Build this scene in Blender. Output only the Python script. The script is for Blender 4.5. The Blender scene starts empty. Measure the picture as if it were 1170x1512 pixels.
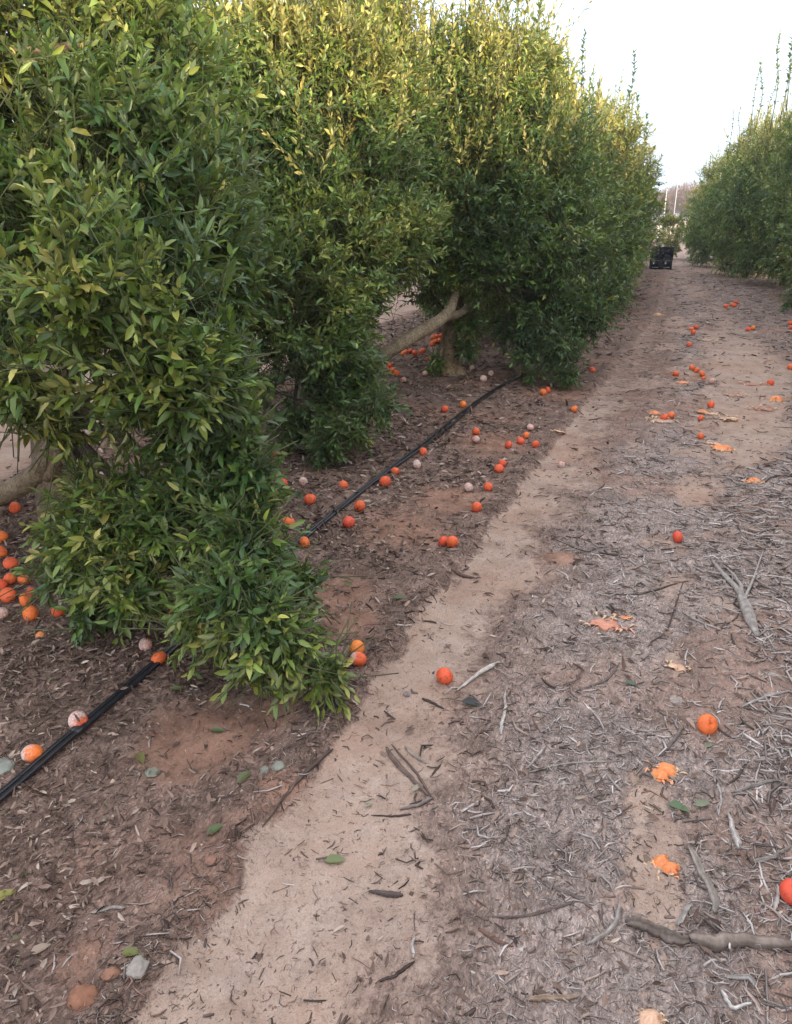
# A citrus grove alley: left row of citrus trees with fallen fruit, drip hoses, mulch and a sandy track.
import bpy, math, random
import numpy as np
from mathutils import Vector

SC = bpy.context.scene
COL = SC.collection
R = np.random.default_rng(7)
rad = math.radians

# ------------------------------------------------------------------ photo geometry -> ground positions
F, CX, CY, CAM_H = 1150.0, 585.0, 756.0, 1.5
PITCH = math.atan(441 / F)
YAW = math.atan(390 / math.hypot(F, 441))

def ray(px, py):
    x = (px - CX) / F; y = -(py - CY) / F
    fwd = math.cos(PITCH) + y * math.sin(PITCH); up = -math.sin(PITCH) + y * math.cos(PITCH)
    return (x * math.cos(YAW) - fwd * math.sin(YAW), x * math.sin(YAW) + fwd * math.cos(YAW), up)

def at_depth(px, py, Y):
    X, Yr, u = ray(px, py); t = Y / Yr
    return np.array((X * t, Y, CAM_H + u * t))

# ------------------------------------------------------------------ noise
def _hash(ix, iy, iz, s):
    n = (ix * 374761393 + iy * 668265263 + iz * 2147483647 + s * 974634777) & 0xFFFFFFFF
    n = ((n ^ (n >> 13)) * 1274126177) & 0xFFFFFFFF
    n = ((n ^ (n >> 16)) * 2246822519) & 0xFFFFFFFF
    return ((n ^ (n >> 15)) & 0xFFFF) / 65535.0

def vnoise(p, s=0):
    p = np.asarray(p, float)
    if p.shape[-1] == 2: p = np.concatenate([p, np.zeros(p.shape[:-1] + (1,))], -1)
    i = np.floor(p).astype(np.int64); f = p - i; f = f * f * (3 - 2 * f)
    out = 0
    for dx in (0, 1):
        for dy in (0, 1):
            for dz in (0, 1):
                w = (f[..., 0] if dx else 1 - f[..., 0]) * (f[..., 1] if dy else 1 - f[..., 1]) * (f[..., 2] if dz else 1 - f[..., 2])
                out = out + w * _hash(i[..., 0] + dx, i[..., 1] + dy, i[..., 2] + dz, s)
    return out

def fbm(p, s=0, o=3):
    p = np.asarray(p, float); a = 0.5; t = 0; n = 0
    for k in range(o):
        t = t + a * vnoise(p * (2 ** k), s + k); n += a; a *= 0.5
    return t / n

def sstep(a, b, x):
    t = np.clip((x - a) / (b - a), 0, 1); return t * t * (3 - 2 * t)

# ------------------------------------------------------------------ the ground: zones and height
LE_Y = [0, .89, 1.45, 2.48, 3.38, 4.75, 8.33, 13, 20, 30]
LE_X = [-.85, -.83, -.80, -.75, -.68, -.58, -.29, .05, .25, .5]
RE_Y = [0, 1.06, 1.66, 2.56, 3.76, 5.73, 8.5, 13, 20, 30]
RE_X = [-.34, -.37, -.47, -.43, -.37, -.21, .12, .38, .5, .65]

def zones(x, y):
    """sand (bare sandy tracks), red (bare reddish soil), grey (chopped prunings), straw (dry field far away)"""
    x = np.asarray(x, float); y = np.asarray(y, float)
    P = np.stack([x, y], -1)
    wob = (fbm(P * 5, 3) - .5) * .16 + (fbm(P * 19, 5) - .5) * .07
    le = np.interp(y, LE_Y, LE_X); re = np.interp(y, RE_Y, RE_X)
    edge_r = .26 + .10 * sstep(1.5, 5, y)
    s1 = sstep(-.025, .03, x + wob * .55 - le) * (1 - sstep(-edge_r, edge_r, x + wob * 2.4 - re)) * (.92 - .50 * sstep(4.5, 9.5, y))
    # sandy patches of the right hand wheel track
    n = fbm(P * 2.3 + 11, 8)
    c2 = np.interp(y, [1, 1.5, 3, 4.2, 6, 9, 14, 22], [.13, .15, .26, .25, .80, 1.05, .95, .75])
    w2 = np.interp(y, [1.36, 1.46, 1.65, 1.95, 2.2, 3.2, 4.2, 6, 9, 14, 22], [.0, .06, .085, .06, .0, .05, .09, .32, .5, .40, .22])
    s2 = (1 - sstep(w2 * .35, w2 * 1.5 + .01, np.abs(x + wob * 1.5 - c2))) * sstep(.40, .62, n + .05 + .12 * sstep(4, 6, y)) * (.85 - .35 * sstep(8, 13, y))
    mid = sstep(.5, .68, fbm(P * np.array([3.2, 1.3]) + 4, 21)) * sstep(-.3, 0, x - re) * (1 - sstep(.45, .7, x)) * .6 * sstep(2, 3.5, y)
    sand = np.maximum(np.maximum(s1, s2 * .95), mid)
    # other alley behind the row is bare and pale
    sand = np.maximum(sand, (1 - sstep(-4.0, -3.3, x + wob * 2)) * (sstep(-8.2, -7, x)) * .9)
    red = np.zeros_like(x)
    for bx, by, br in ((-1.17, 1.72, .22), (-1.02, 1.93, .10), (-1.08, 3.5, .30), (-.95, 4.0, .25), (-1.12, 2.75, .16), (-.98, 2.55, .14), (-1.02, .98, .09), (-.85, 1.58, .07), (-.95, 5.2, .35), (-.72, 7.0, .4), (-.3, 3.4, .10), (.5, 8.2, .4)):
        d = np.hypot(x - bx, (y - by) * .9)
        red = np.maximum(red, (1 - sstep(br * .35, br * 1.15, d + wob * .8)))
    red = np.maximum(red, .55 * sstep(.55, .75, fbm(P * 1.7 + 31, 40)) * (1 - s1))
    grey = sstep(-.10, .32, x - re - .05 + wob * 1.5) * (1 - .5 * sstep(4, 9, y)) + .45 * sstep(.25, .5, x) * (1 - sstep(.55, .9, x)) * sstep(5, 8, y)
    grey = np.clip(grey, 0, 1) * (1 - s2)
    straw = sstep(52, 66, y)
    return sand, red, grey, straw

def height(x, y):
    x = np.asarray(x, float); y = np.asarray(y, float)
    P = np.stack([x, y], -1)
    le = np.interp(y, LE_Y, LE_X); re = np.interp(y, RE_Y, RE_X)
    near = 1 - sstep(20, 40, y)
    h = (fbm(P * 1.6, 50) - .5) * .030 + (fbm(P * 9, 60, 3) - .5) * .018
    on = sstep(-.04, .04, x - le) * (1 - sstep(-.12, .12, x - re))
    h = h * (1 - .55 * on) - .018 * on
    h = h + .016 * np.exp(-((x - le + .06) / .05) ** 2) * (fbm(P * 4, 70) + .3)
    h = h + .03 * sstep(-.2, -1.2, x - le) * (1 - sstep(-3.2, -3.8, x))
    h = h + (fbm(P * 34, 80, 2) - .5) * .009 * (1 - .6 * on)
    return h * near + .9 * sstep(75, 150, y)

def ground_at(px, py, lift=0.0):
    """the point of the ground (or lift above it) seen at a place of the photograph"""
    X, Y, u = ray(px, py); z = 0.0
    for _ in range(4):
        t = (z + lift - CAM_H) / u
        z = float(height(np.array([X * t]), np.array([Y * t]))[0])
    t = (z + lift - CAM_H) / u
    return np.array((X * t, Y * t, z + lift))

# ------------------------------------------------------------------ mesh and object helpers
def mesh(name, V, faces, col=None, smooth=False, mat=None):
    """faces: list of (n,k) index arrays"""
    me = bpy.data.meshes.new(name)
    V = np.asarray(V, np.float32)
    me.vertices.add(len(V)); me.vertices.foreach_set('co', V.ravel())
    faces = [np.asarray(f, np.int32) for f in faces if len(f)]
    loops = np.concatenate([f.ravel() for f in faces])
    tot = np.concatenate([np.full(len(f), f.shape[1], np.int32) for f in faces])
    st = np.concatenate([[0], np.cumsum(tot)[:-1]]).astype(np.int32)
    me.loops.add(len(loops)); me.loops.foreach_set('vertex_index', loops)
    me.polygons.add(len(tot)); me.polygons.foreach_set('loop_start', st)
    me.update(calc_edges=True)
    if smooth: me.polygons.foreach_set('use_smooth', np.ones(len(tot), bool))
    if col is not None:
        for nm, c in (col.items() if isinstance(col, dict) else [('col', col)]):
            c = np.asarray(c, np.float32)
            if c.ndim == 1:
                a = me.attributes.new(nm, 'FLOAT', 'POINT'); a.data.foreach_set('value', c)
            else:
                if c.shape[1] == 3: c = np.concatenate([c, np.ones((len(c), 1), np.float32)], 1)
                a = me.attributes.new(nm, 'FLOAT_COLOR', 'POINT'); a.data.foreach_set('color', np.ascontiguousarray(c).ravel())
    if mat: me.materials.append(mat)
    return me

def obj(name, me, parent=None, loc=(0, 0, 0), rot=(0, 0, 0), scale=(1, 1, 1)):
    o = bpy.data.objects.new(name, me); COL.objects.link(o)
    o.location = [float(v) for v in loc]; o.rotation_euler = [float(v) for v in rot]
    o.scale = [float(v) for v in scale] if hasattr(scale, '__len__') else (float(scale),) * 3
    if parent: o.parent = parent
    return o

def thing(o, label, cat, group=None):
    o['label'] = label; o['category'] = cat
    if group: o['group'] = group
    return o

def empty(name, loc=(0, 0, 0), rotz=0):
    o = bpy.data.objects.new(name, None); COL.objects.link(o)
    o.location = [float(v) for v in loc]; o.rotation_euler = (0, 0, rotz); o.empty_display_size = .1
    return o

def norm(v):
    return v / np.maximum(np.linalg.norm(v, axis=-1, keepdims=True), 1e-9)

def tube(P, rr, sides=8, rough=0.0, seed=0, cap=True, flat=1.0):
    """tapered tube along a smoothed polyline"""
    P = np.asarray(P, float); n = len(P)
    rr = np.interp(np.linspace(0, 1, n), np.linspace(0, 1, len(rr)), rr)
    T = norm(np.gradient(P, axis=0))
    ref = np.array((0, 0, 1.)) if abs(T[:, 2]).mean() < .8 else np.array((1., 0, 0))
    S = norm(np.cross(T, ref)); U = np.cross(S, T)
    a = np.linspace(0, 2 * math.pi, sides, endpoint=False)
    ring = np.cos(a)[None, :, None] * S[:, None, :] + np.sin(a)[None, :, None] * U[:, None, :] * flat
    k = rr[:, None] * np.ones(sides)[None]
    if rough:
        ln = np.concatenate([[0], np.cumsum(np.linalg.norm(np.diff(P, axis=0), axis=1))]) / max(rr.mean(), .002)
        q = np.stack([np.tile(np.cos(a) * 1.6, (n, 1)), np.tile(np.sin(a) * 1.6, (n, 1)), np.tile(ln[:, None] * .11, (1, sides))], -1)
        k = k * (1 + rough * 2 * (fbm(q + seed * 7.3, seed, 3) - .5))
    V = (P[:, None, :] + ring * k[..., None]).reshape(-1, 3)
    i = np.arange(n - 1)[:, None] * sides; j = np.arange(sides)[None]; j2 = (j + 1) % sides
    Q = np.stack([i + j, i + j2, i + sides + j2, i + sides + j], -1).reshape(-1, 4)
    fs = [Q]
    if cap:
        V = np.concatenate([V, P[[0, -1]]]); m = n * sides; jj = np.arange(sides); jn = (jj + 1) % sides
        fs.append(np.stack([np.full(sides, m), jn, jj], -1))
        fs.append(np.stack([np.full(sides, m + 1), (n - 1) * sides + jj, (n - 1) * sides + jn], -1))
    return V, fs

def smooth_line(P, n=24):
    P = np.asarray(P, float)
    if len(P) == 2: return P[0] + (P[1] - P[0]) * np.linspace(0, 1, n)[:, None]
    Q = np.concatenate([[2 * P[0] - P[1]], P, [2 * P[-1] - P[-2]]]); out = []
    m = max(2, n // (len(P) - 1))
    for i in range(1, len(Q) - 2):
        t = np.linspace(0, 1, m, endpoint=False)[:, None]
        a, b, c, d = Q[i - 1], Q[i], Q[i + 1], Q[i + 2]
        out.append(.5 * ((2 * b) + (-a + c) * t + (2 * a - 5 * b + 4 * c - d) * t * t + (-a + 3 * b - 3 * c + d) * t ** 3))
    return np.concatenate(out + [P[-1:]])

def join(parts):
    """parts: list of (V, faces, colour or None)"""
    Vs, tr, off, cs = {}, {}, 0, []
    VV, FF = [], {}
    for V, fs, c in parts:
        VV.append(V); cs.append(np.tile(c, (len(V), 1)) if c is not None and np.ndim(c) == 1 else c)
        for f in fs:
            if len(f): FF.setdefault(f.shape[1], []).append(np.asarray(f) + off)
        off += len(V)
    col = np.concatenate(cs) if cs and cs[0] is not None else None
    return np.concatenate(VV), [np.concatenate(v) for v in FF.values()], col

def slivers(C, D, L, W, H, bend, col):
    """many small 3-sided slivers: centres C, directions D, length L, width W, thickness H"""
    n = len(C); up = np.tile([0, 0, 1.], (n, 1)) + R.normal(0, .25, (n, 3))
    S = norm(np.cross(D, up)); U = norm(np.cross(S, D))
    V = np.zeros((n, 9, 3))
    for k, t in enumerate((-.5, 0, .5)):
        c = C + D * (L * t)[:, None] + S * ((bend if k == 1 else 0) * L)[:, None] if k == 1 else C + D * (L * t)[:, None]
        w = W * (1.0 if k == 1 else .62)
        V[:, k * 3 + 0] = c - S * w[:, None] * .5
        V[:, k * 3 + 1] = c + S * w[:, None] * .5
        V[:, k * 3 + 2] = c + U * H[:, None]
    b = (np.arange(n) * 9)[:, None]
    q = []
    for k in (0, 3):
        for a, c in ((0, 1), (1, 2), (2, 0)):
            q.append(np.stack([b[:, 0] + k + a, b[:, 0] + k + c, b[:, 0] + k + 3 + c, b[:, 0] + k + 3 + a], -1))
    t = [np.stack([b[:, 0], b[:, 0] + 2, b[:, 0] + 1], -1), np.stack([b[:, 0] + 6, b[:, 0] + 7, b[:, 0] + 8], -1)]
    return V.reshape(-1, 3), [np.concatenate(q), np.concatenate(t)], np.repeat(col, 9, axis=0)

# leaf templates: along, across, up (in leaf lengths / half widths)
LEAF_HI = (np.array([0, .30, .30, .30, .68, .68, .68, 1.0]),
           np.array([0, .90, 0, -.90, .76, 0, -.76, 0]),
           np.array([0, .48, 0, .48, .42, 0, .42, 0]),
           [np.array([[0, 3, 2], [0, 2, 1], [5, 6, 7], [5, 7, 4]]), np.array([[2, 3, 6, 5], [1, 2, 5, 4]])])
LEAF_LO = (np.array([0, .45, 1.0, .45]), np.array([0, -1, 0, 1.]), np.array([0, .45, 0, .45]), [np.array([[0, 1, 2], [0, 2, 3]])])

def leaves(B, D, N, L, W, curl, col, hi=True):
    ta, tb, tc, tf = LEAF_HI if hi else LEAF_LO
    n, k = len(B), len(ta)
    N = norm(N - D * (N * D).sum(-1, keepdims=True)); S = np.cross(N, D)
    V = (B[:, None] + D[:, None] * (ta[None] * L[:, None])[..., None] + S[:, None] * (tb[None] * W[:, None])[..., None]
         + N[:, None] * (tc[None] * W[:, None] - curl[:, None] * L[:, None] * ta[None] ** 2)[..., None])
    off = (np.arange(n) * k)[:, None, None]
    fs = [(f[None] + off).reshape(-1, f.shape[1]) for f in tf]
    return V.reshape(-1, 3), fs, np.repeat(col, k, axis=0)

# ------------------------------------------------------------------ materials
def nodes(name):
    m = bpy.data.materials.new(name); m.use_nodes = True
    nt = m.node_tree; nt.nodes.clear()
    out = nt.nodes.new('ShaderNodeOutputMaterial')
    def N(t, **kw):
        n = nt.nodes.new(t)
        for k, v in kw.items():
            if k.startswith('i_'):
                key = k[2:]; n.inputs[int(key) if key.isdigit() else key.replace('_', ' ')].default_value = v
            else: setattr(n, k, v)
        return n
    def Lk(a, b): nt.links.new(a, b)
    return m, nt, out, N, Lk

def mixcol(N, Lk, fac, a, b, blend='MIX'):
    n = N('ShaderNodeMix', data_type='RGBA', blend_type=blend)
    for sock, v in ((n.inputs[0], fac), (n.inputs[6], a), (n.inputs[7], b)):
        if isinstance(v, (int, float)): sock.default_value = v
        elif isinstance(v, tuple): sock.default_value = (*v, 1) if len(v) == 3 else v
        else: Lk(v, sock)
    return n.outputs[2]

def ramp(N, Lk, src, stops):
    n = N('ShaderNodeValToRGB'); e = n.color_ramp.elements
    while len(e) < len(stops): e.new(.5)
    for el, (p, c) in zip(e, stops):
        el.position = p; el.color = (*c, 1) if len(c) == 3 else c
    Lk(src, n.inputs[0]); return n.outputs[0]

def leaf_material():
    m, nt, out, N, Lk = nodes('citrus_leaf')
    a = N('ShaderNodeAttribute', attribute_name='col')
    geo = N('ShaderNodeNewGeometry')
    pale = mixcol(N, Lk, .5, a.outputs['Color'], (.16, .20, .11))
    c = mixcol(N, Lk, geo.outputs['Backfacing'], a.outputs['Color'], pale)
    p = N('ShaderNodeBsdfPrincipled'); p.inputs['Roughness'].default_value = .33
    p.inputs['Specular IOR Level'].default_value = .5
    Lk(c, p.inputs['Base Color'])
    tr = N('ShaderNodeBsdfTranslucent')
    Lk(mixcol(N, Lk, .5, a.outputs['Color'], (.30, .36, .04)), tr.inputs[0])
    mx = N('ShaderNodeMixShader'); mx.inputs[0].default_value = .25
    Lk(p.outputs[0], mx.inputs[1]); Lk(tr.outputs[0], mx.inputs[2]); Lk(mx.outputs[0], out.inputs[0])
    return m

def attr_material(name, rough=.85, nscale=60, namt=.35, bump=.3, spec=.25):
    m, nt, out, N, Lk = nodes(name)
    a = N('ShaderNodeAttribute', attribute_name='col')
    tc = N('ShaderNodeTexCoord')
    nz = N('ShaderNodeTexNoise', i_Scale=nscale, i_Detail=4.0, i_Roughness=.65); Lk(tc.outputs['Object'], nz.inputs['Vector'])
    dark = mixcol(N, Lk, 1.0, a.outputs['Color'], (.45, .42, .40), 'MULTIPLY')
    fr = ramp(N, Lk, nz.outputs['Fac'], [(.35, (1, 1, 1)), (.65, (0, 0, 0))])
    sc = N('ShaderNodeMath', operation='MULTIPLY'); Lk(fr, sc.inputs[0]); sc.inputs[1].default_value = namt
    c = mixcol(N, Lk, sc.outputs[0], a.outputs['Color'], dark)
    p = N('ShaderNodeBsdfPrincipled'); p.inputs['Roughness'].default_value = rough
    p.inputs['Specular IOR Level'].default_value = spec
    Lk(c, p.inputs['Base Color'])
    if bump:
        b = N('ShaderNodeBump'); b.inputs['Strength'].default_value = bump; b.inputs['Distance'].default_value = .004
        Lk(nz.outputs['Fac'], b.inputs['Height']); Lk(b.outputs[0], p.inputs['Normal'])
    Lk(p.outputs[0], out.inputs[0])
    return m

def bark_material(name, c1, c2, scale=14, stretch=5.0):
    m, nt, out, N, Lk = nodes(name)
    tc = N('ShaderNodeTexCoord')
    nz = N('ShaderNodeTexNoise', i_Scale=scale, i_Detail=6.0, i_Roughness=.7); Lk(tc.outputs['Object'], nz.inputs['Vector'])
    n2 = N('ShaderNodeTexNoise', i_Scale=scale * 6, i_Detail=3.0); Lk(tc.outputs['Object'], n2.inputs['Vector'])
    c = ramp(N, Lk, nz.outputs['Fac'], [(.32, c1), (.62, c2)])
    sp = ramp(N, Lk, n2.outputs['Fac'], [(.35, (.45, .45, .45)), (.6, (1, 1, 1))])
    c = mixcol(N, Lk, .8, c, sp, 'MULTIPLY')
    p = N('ShaderNodeBsdfPrincipled'); p.inputs['Roughness'].default_value = .85; p.inputs['Specular IOR Level'].default_value = .2
    Lk(c, p.inputs['Base Color'])
    b = N('ShaderNodeBump'); b.inputs['Strength'].default_value = .7; b.inputs['Distance'].default_value = .008
    Lk(n2.outputs['Fac'], b.inputs['Height']); Lk(b.outputs[0], p.inputs['Normal'])
    Lk(p.outputs[0], out.inputs[0])
    return m

def plain(name, col, rough=.5, spec=.4, var=.0, scale=20):
    m, nt, out, N, Lk = nodes(name)
    p = N('ShaderNodeBsdfPrincipled'); p.inputs['Roughness'].default_value = rough; p.inputs['Specular IOR Level'].default_value = spec
    tc = N('ShaderNodeTexCoord'); nz = N('ShaderNodeTexNoise', i_Scale=scale, i_Detail=5.0); Lk(tc.outputs['Object'], nz.inputs['Vector'])
    f = ramp(N, Lk, nz.outputs['Fac'], [(.3, (1 - var,) * 3), (.7, (1 + var,) * 3)])
    Lk(mixcol(N, Lk, 1.0, col, f, 'MULTIPLY'), p.inputs['Base Color'])
    Lk(p.outputs[0], out.inputs[0]); return m

def fruit_material(name, mould=0.0):
    """orange skin with pores; mould 0 none, .5 half the fruit, 1 nearly all of it"""
    m, nt, out, N, Lk = nodes(name)
    tc = N('ShaderNodeTexCoord'); oi = N('ShaderNodeObjectInfo')
    off = N('ShaderNodeVectorMath', operation='ADD'); sc = N('ShaderNodeVectorMath', operation='SCALE')
    Lk(oi.outputs['Random'], sc.inputs['Scale']); sc.inputs[0].default_value = (37, 11, 23)
    Lk(tc.outputs['Object'], off.inputs[0]); Lk(sc.outputs[0], off.inputs[1])
    base = ramp(N, Lk, oi.outputs['Random'], [(0, (.80, .20, .045)), (.30, (.78, .145, .048)), (.75, (.71, .092, .048)), (1, (.82, .24, .045))])
    nz = N('ShaderNodeTexNoise', i_Scale=4.5, i_Detail=6.0); Lk(off.outputs[0], nz.inputs['Vector'])
    blem = ramp(N, Lk, nz.outputs['Fac'], [(.30, (.50, .45, .40)), (.44, (.92, .95, 1)), (.62, (1, 1, 1)), (.74, (1.0, 1.1, 1.2))])
    c = mixcol(N, Lk, .75, base, blem, 'MULTIPLY')
    pore = N('ShaderNodeTexVoronoi', i_Scale=48.0); Lk(off.outputs[0], pore.inputs['Vector'])
    p = N('ShaderNodeBsdfPrincipled'); p.inputs['Roughness'].default_value = .5; p.inputs['Specular IOR Level'].default_value = .35
    if mould:
        n2 = N('ShaderNodeTexNoise', i_Scale=3.2, i_Detail=7.0, i_Roughness=.68); Lk(off.outputs[0], n2.inputs['Vector'])
        sx = N('ShaderNodeSeparateXYZ'); Lk(tc.outputs['Object'], sx.inputs[0])
        ad = N('ShaderNodeMath', operation='MULTIPLY_ADD'); Lk(sx.outputs[0], ad.inputs[0]); ad.inputs[1].default_value = .75 if mould < .8 else .35; Lk(n2.outputs['Fac'], ad.inputs[2])
        lo = .50 if mould < .8 else .30
        fm = ramp(N, Lk, ad.outputs[0], [(lo - .08, (0, 0, 0)), (lo + .13, (1, 1, 1))])
        n3 = N('ShaderNodeTexNoise', i_Scale=9.0, i_Detail=6.0); Lk(off.outputs[0], n3.inputs['Vector'])
        mc = ramp(N, Lk, n3.outputs['Fac'], [(.34, (.46, .20, .16)), (.5, (.58, .42, .38)), (.64, (.66, .58, .56))])
        c = mixcol(N, Lk, fm, c, mc)
        r = N('ShaderNodeMapRange', i_3=.5, i_4=.95); Lk(fm, r.inputs[0]); Lk(r.outputs[0], p.inputs['Roughness'])
    Lk(c, p.inputs['Base Color'])
    p.inputs['Subsurface Weight'].default_value = .0
    b = N('ShaderNodeBump'); b.inputs['Strength'].default_value = .25; b.inputs['Distance'].default_value = .01
    Lk(pore.outputs['Distance'], b.inputs['Height']); Lk(b.outputs[0], p.inputs['Normal'])
    Lk(p.outputs[0], out.inputs[0]); return m

def ground_material():
    m, nt, out, N, Lk = nodes('orchard_ground')
    tc = N('ShaderNodeTexCoord'); P = tc.outputs['Object']
    def noise(s, d=5.0, r=.6, vec=None):
        n = N('ShaderNodeTexNoise', i_Scale=s, i_Detail=d, i_Roughness=r); Lk(vec or P, n.inputs['Vector']); return n.outputs['Fac']
    def att(n): return N('ShaderNodeAttribute', attribute_name=n).outputs['Fac']
    big = noise(1.3); med = noise(9.0); fine = noise(55.0, 6.0, .7); grit = noise(260.0, 3.0)
    sand = ramp(N, Lk, med, [(.25, (.335, .237, .19)), (.5, (.40, .297, .247)), (.75, (.45, .35, .302))])
    sand = mixcol(N, Lk, ramp(N, Lk, big, [(.45, (0, 0, 0)), (.62, (.55, .55, .55))]), sand, (.38, .235, .175))
    soil = ramp(N, Lk, med, [(.3, (.14, .096, .08)), (.55, (.215, .148, .124)), (.75, (.29, .21, .178))])
    redc = ramp(N, Lk, med, [(.3, (.225, .125, .092)), (.7, (.33, .20, .15))])
    greyc = ramp(N, Lk, med, [(.3, (.245, .19, .172)), (.7, (.37, .302, .278))])
    straw = ramp(N, Lk, noise(.3), [(.3, (.42, .32, .22)), (.7, (.55, .45, .34))])
    c = mixcol(N, Lk, att('grey'), soil, greyc)
    c = mixcol(N, Lk, att('red'), c, redc)
    # litter fragments too small to model: stretched flecks at several angles
    fl = None
    for ang, sc_ in ((.4, (210, 62, 80)), (1.5, (170, 55, 80)), (2.6, (300, 95, 120))):
        mp = N('ShaderNodeMapping'); mp.inputs['Rotation'].default_value = (0, 0, ang); mp.inputs['Scale'].default_value = sc_
        wv = N('ShaderNodeVectorMath', operation='MULTIPLY_ADD'); wn = N('ShaderNodeTexNoise', i_Scale=16.0, i_Detail=2.0); Lk(P, wn.inputs['Vector'])
        Lk(wn.outputs['Color'], wv.inputs[0]); wv.inputs[1].default_value = (.05, .05, 0); Lk(P, wv.inputs[2])
        Lk(wv.outputs[0], mp.inputs['Vector'])
        v = N('ShaderNodeTexVoronoi', i_Scale=1.0, i_Randomness=1.0); Lk(mp.outputs[0], v.inputs['Vector'])
        sp = N('ShaderNodeSeparateColor'); Lk(v.outputs['Color'], sp.inputs[0])
        fl = sp.outputs[0] if fl is None else mixcol(N, Lk, .45, fl, sp.outputs[0])
    lf = ramp(N, Lk, fl, [(.22, (.50, .48, .48)), (.42, (.92, .92, .92)), (.60, (1.06, 1.06, 1.06)), (.80, (1.7, 1.66, 1.66))])
    lm = N('ShaderNodeMath', operation='MULTIPLY_ADD'); Lk(att('red'), lm.inputs[0]); lm.inputs[1].default_value = -.55; lm.inputs[2].default_value = .75
    c = mixcol(N, Lk, lm.outputs[0], c, lf, 'MULTIPLY')
    blot = ramp(N, Lk, noise(5.5, 6.0, .68), [(.34, (.62, .60, .60)), (.5, (1, 1, 1)), (.68, (1.30, 1.27, 1.27))])
    c = mixcol(N, Lk, .9, c, blot, 'MULTIPLY')
    sf = ramp(N, Lk, fine, [(.30, (.55, .53, .52)), (.42, (1, 1, 1)), (.75, (1.12, 1.12, 1.12))])
    s2 = mixcol(N, Lk, .8, sand, sf, 'MULTIPLY')
    dk = ramp(N, Lk, noise(120.0, 3.0, .6), [(.30, (.45, .42, .40)), (.36, (1, 1, 1))])
    s2 = mixcol(N, Lk, .8, s2, dk, 'MULTIPLY')
    s2 = mixcol(N, Lk, 1.0, s2, ramp(N, Lk, noise(4.2, 6.0, .66), [(.32, (.76, .74, .74)), (.5, (1, 1, 1)), (.7, (1.10, 1.09, 1.09))]), 'MULTIPLY')
    # ragged edge between sand and litter
    ed = N('ShaderNodeMath', operation='MULTIPLY_ADD'); Lk(noise(26.0, 9.0, .78), ed.inputs[0]); ed.inputs[1].default_value = 1.7; ed.inputs[2].default_value = -.85
    sm = N('ShaderNodeMath', operation='ADD'); Lk(att('sand'), sm.inputs[0]); Lk(ed.outputs[0], sm.inputs[1])
    c = mixcol(N, Lk, ramp(N, Lk, sm.outputs[0], [(.30, (0, 0, 0)), (.68, (1, 1, 1))]), c, s2)
    gr = ramp(N, Lk, grit, [(.3, (.78, .78, .78)), (.7, (1.14, 1.14, 1.14))])
    c = mixcol(N, Lk, .8, c, gr, 'MULTIPLY')
    c = mixcol(N, Lk, att('straw'), c, straw)
    p = N('ShaderNodeBsdfPrincipled'); p.inputs['Roughness'].default_value = .95; p.inputs['Specular IOR Level'].default_value = .15
    Lk(c, p.inputs['Base Color'])
    hh = mixcol(N, Lk, .5, fl, fine)
    b = N('ShaderNodeBump'); b.inputs['Strength'].default_value = .8; b.inputs['Distance'].default_value = .016
    Lk(hh, b.inputs['Height']); Lk(b.outputs[0], p.inputs['Normal'])
    Lk(p.outputs[0], out.inputs[0]); return m

M_LEAF = leaf_material()
M_LITTER = attr_material('litter', .85, 90, .45, .3)
M_STICK = attr_material('weathered_wood', .85, 45, .75, .8)
M_BARK = bark_material('citrus_bark', (.11, .085, .065), (.27, .22, .16))
M_BARK_PALE = bark_material('pale_bark', (.165, .13, .088), (.32, .26, .185), 10)
M_TWIG = plain('twig', (.085, .10, .045), .7, .3, .3)
M_WOOD_DARK = plain('branch_dark', (.10, .08, .06), .85, .2, .3)
M_FRUIT = fruit_material('orange_skin')
M_HALF = fruit_material('orange_skin_part_mould', .5)
M_MOULD = fruit_material('orange_skin_mould', 1.0)
M_PEEL = attr_material('torn_peel', .6, 50, .5, .4, .35)
M_PULP = attr_material('pulp', .75, 80, .35, .4)
M_STONE = attr_material('stone', .9, 40, .5, .6)
M_HOSE = plain('black_polythene', (.016, .016, .021), .33, .5, .35, 30)
M_CRATE = plain('black_plastic', (.010, .011, .022), .55, .4, .2)
M_WHITE = plain('white_print', (.30, .31, .34), .6, .3, .4)
M_POLE = plain('pale_metal', (.40, .40, .41), .6, .4, .15)
M_BARE = attr_material('bare_twigs', .9, 3, .4, 0)

# ------------------------------------------------------------------ ground sheet
def build_ground():
    ys = [-6.0, -4, -2.5, -1.2, -.4, .2]; y = .5
    while y < 330: ys.append(y); y += max(.018, .0095 * y)
    xs = list(np.arange(-2.6, 1.3, .02)); a = xs[-1]; b = xs[0]; d = .02
    L_, R_ = [], []
    while a < 170: d *= 1.05; a += d; R_.append(a); b -= d; L_.append(b)
    xs = np.array(L_[::-1] + xs + R_); ys = np.array(ys)
    XX, YY = np.meshgrid(xs, ys)
    x, y = XX.ravel(), YY.ravel()
    V = np.stack([x, y, height(x, y)], -1)
    nx, ny = len(xs), len(ys)
    i = np.arange(ny - 1)[:, None] * nx + np.arange(nx - 1)[None]
    Q = np.stack([i, i + 1, i + nx + 1, i + nx], -1).reshape(-1, 4)
    s, r, g, st = zones(x, y)
    me = mesh('ground', V, [Q], {'sand': s, 'red': r, 'grey': g, 'straw': st}, True, ground_material())
    o = obj('ground', me); o['kind'] = 'structure'
    o['label'] = 'orchard floor of sandy track, reddish soil and chopped prunings'
build_ground()

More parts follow.
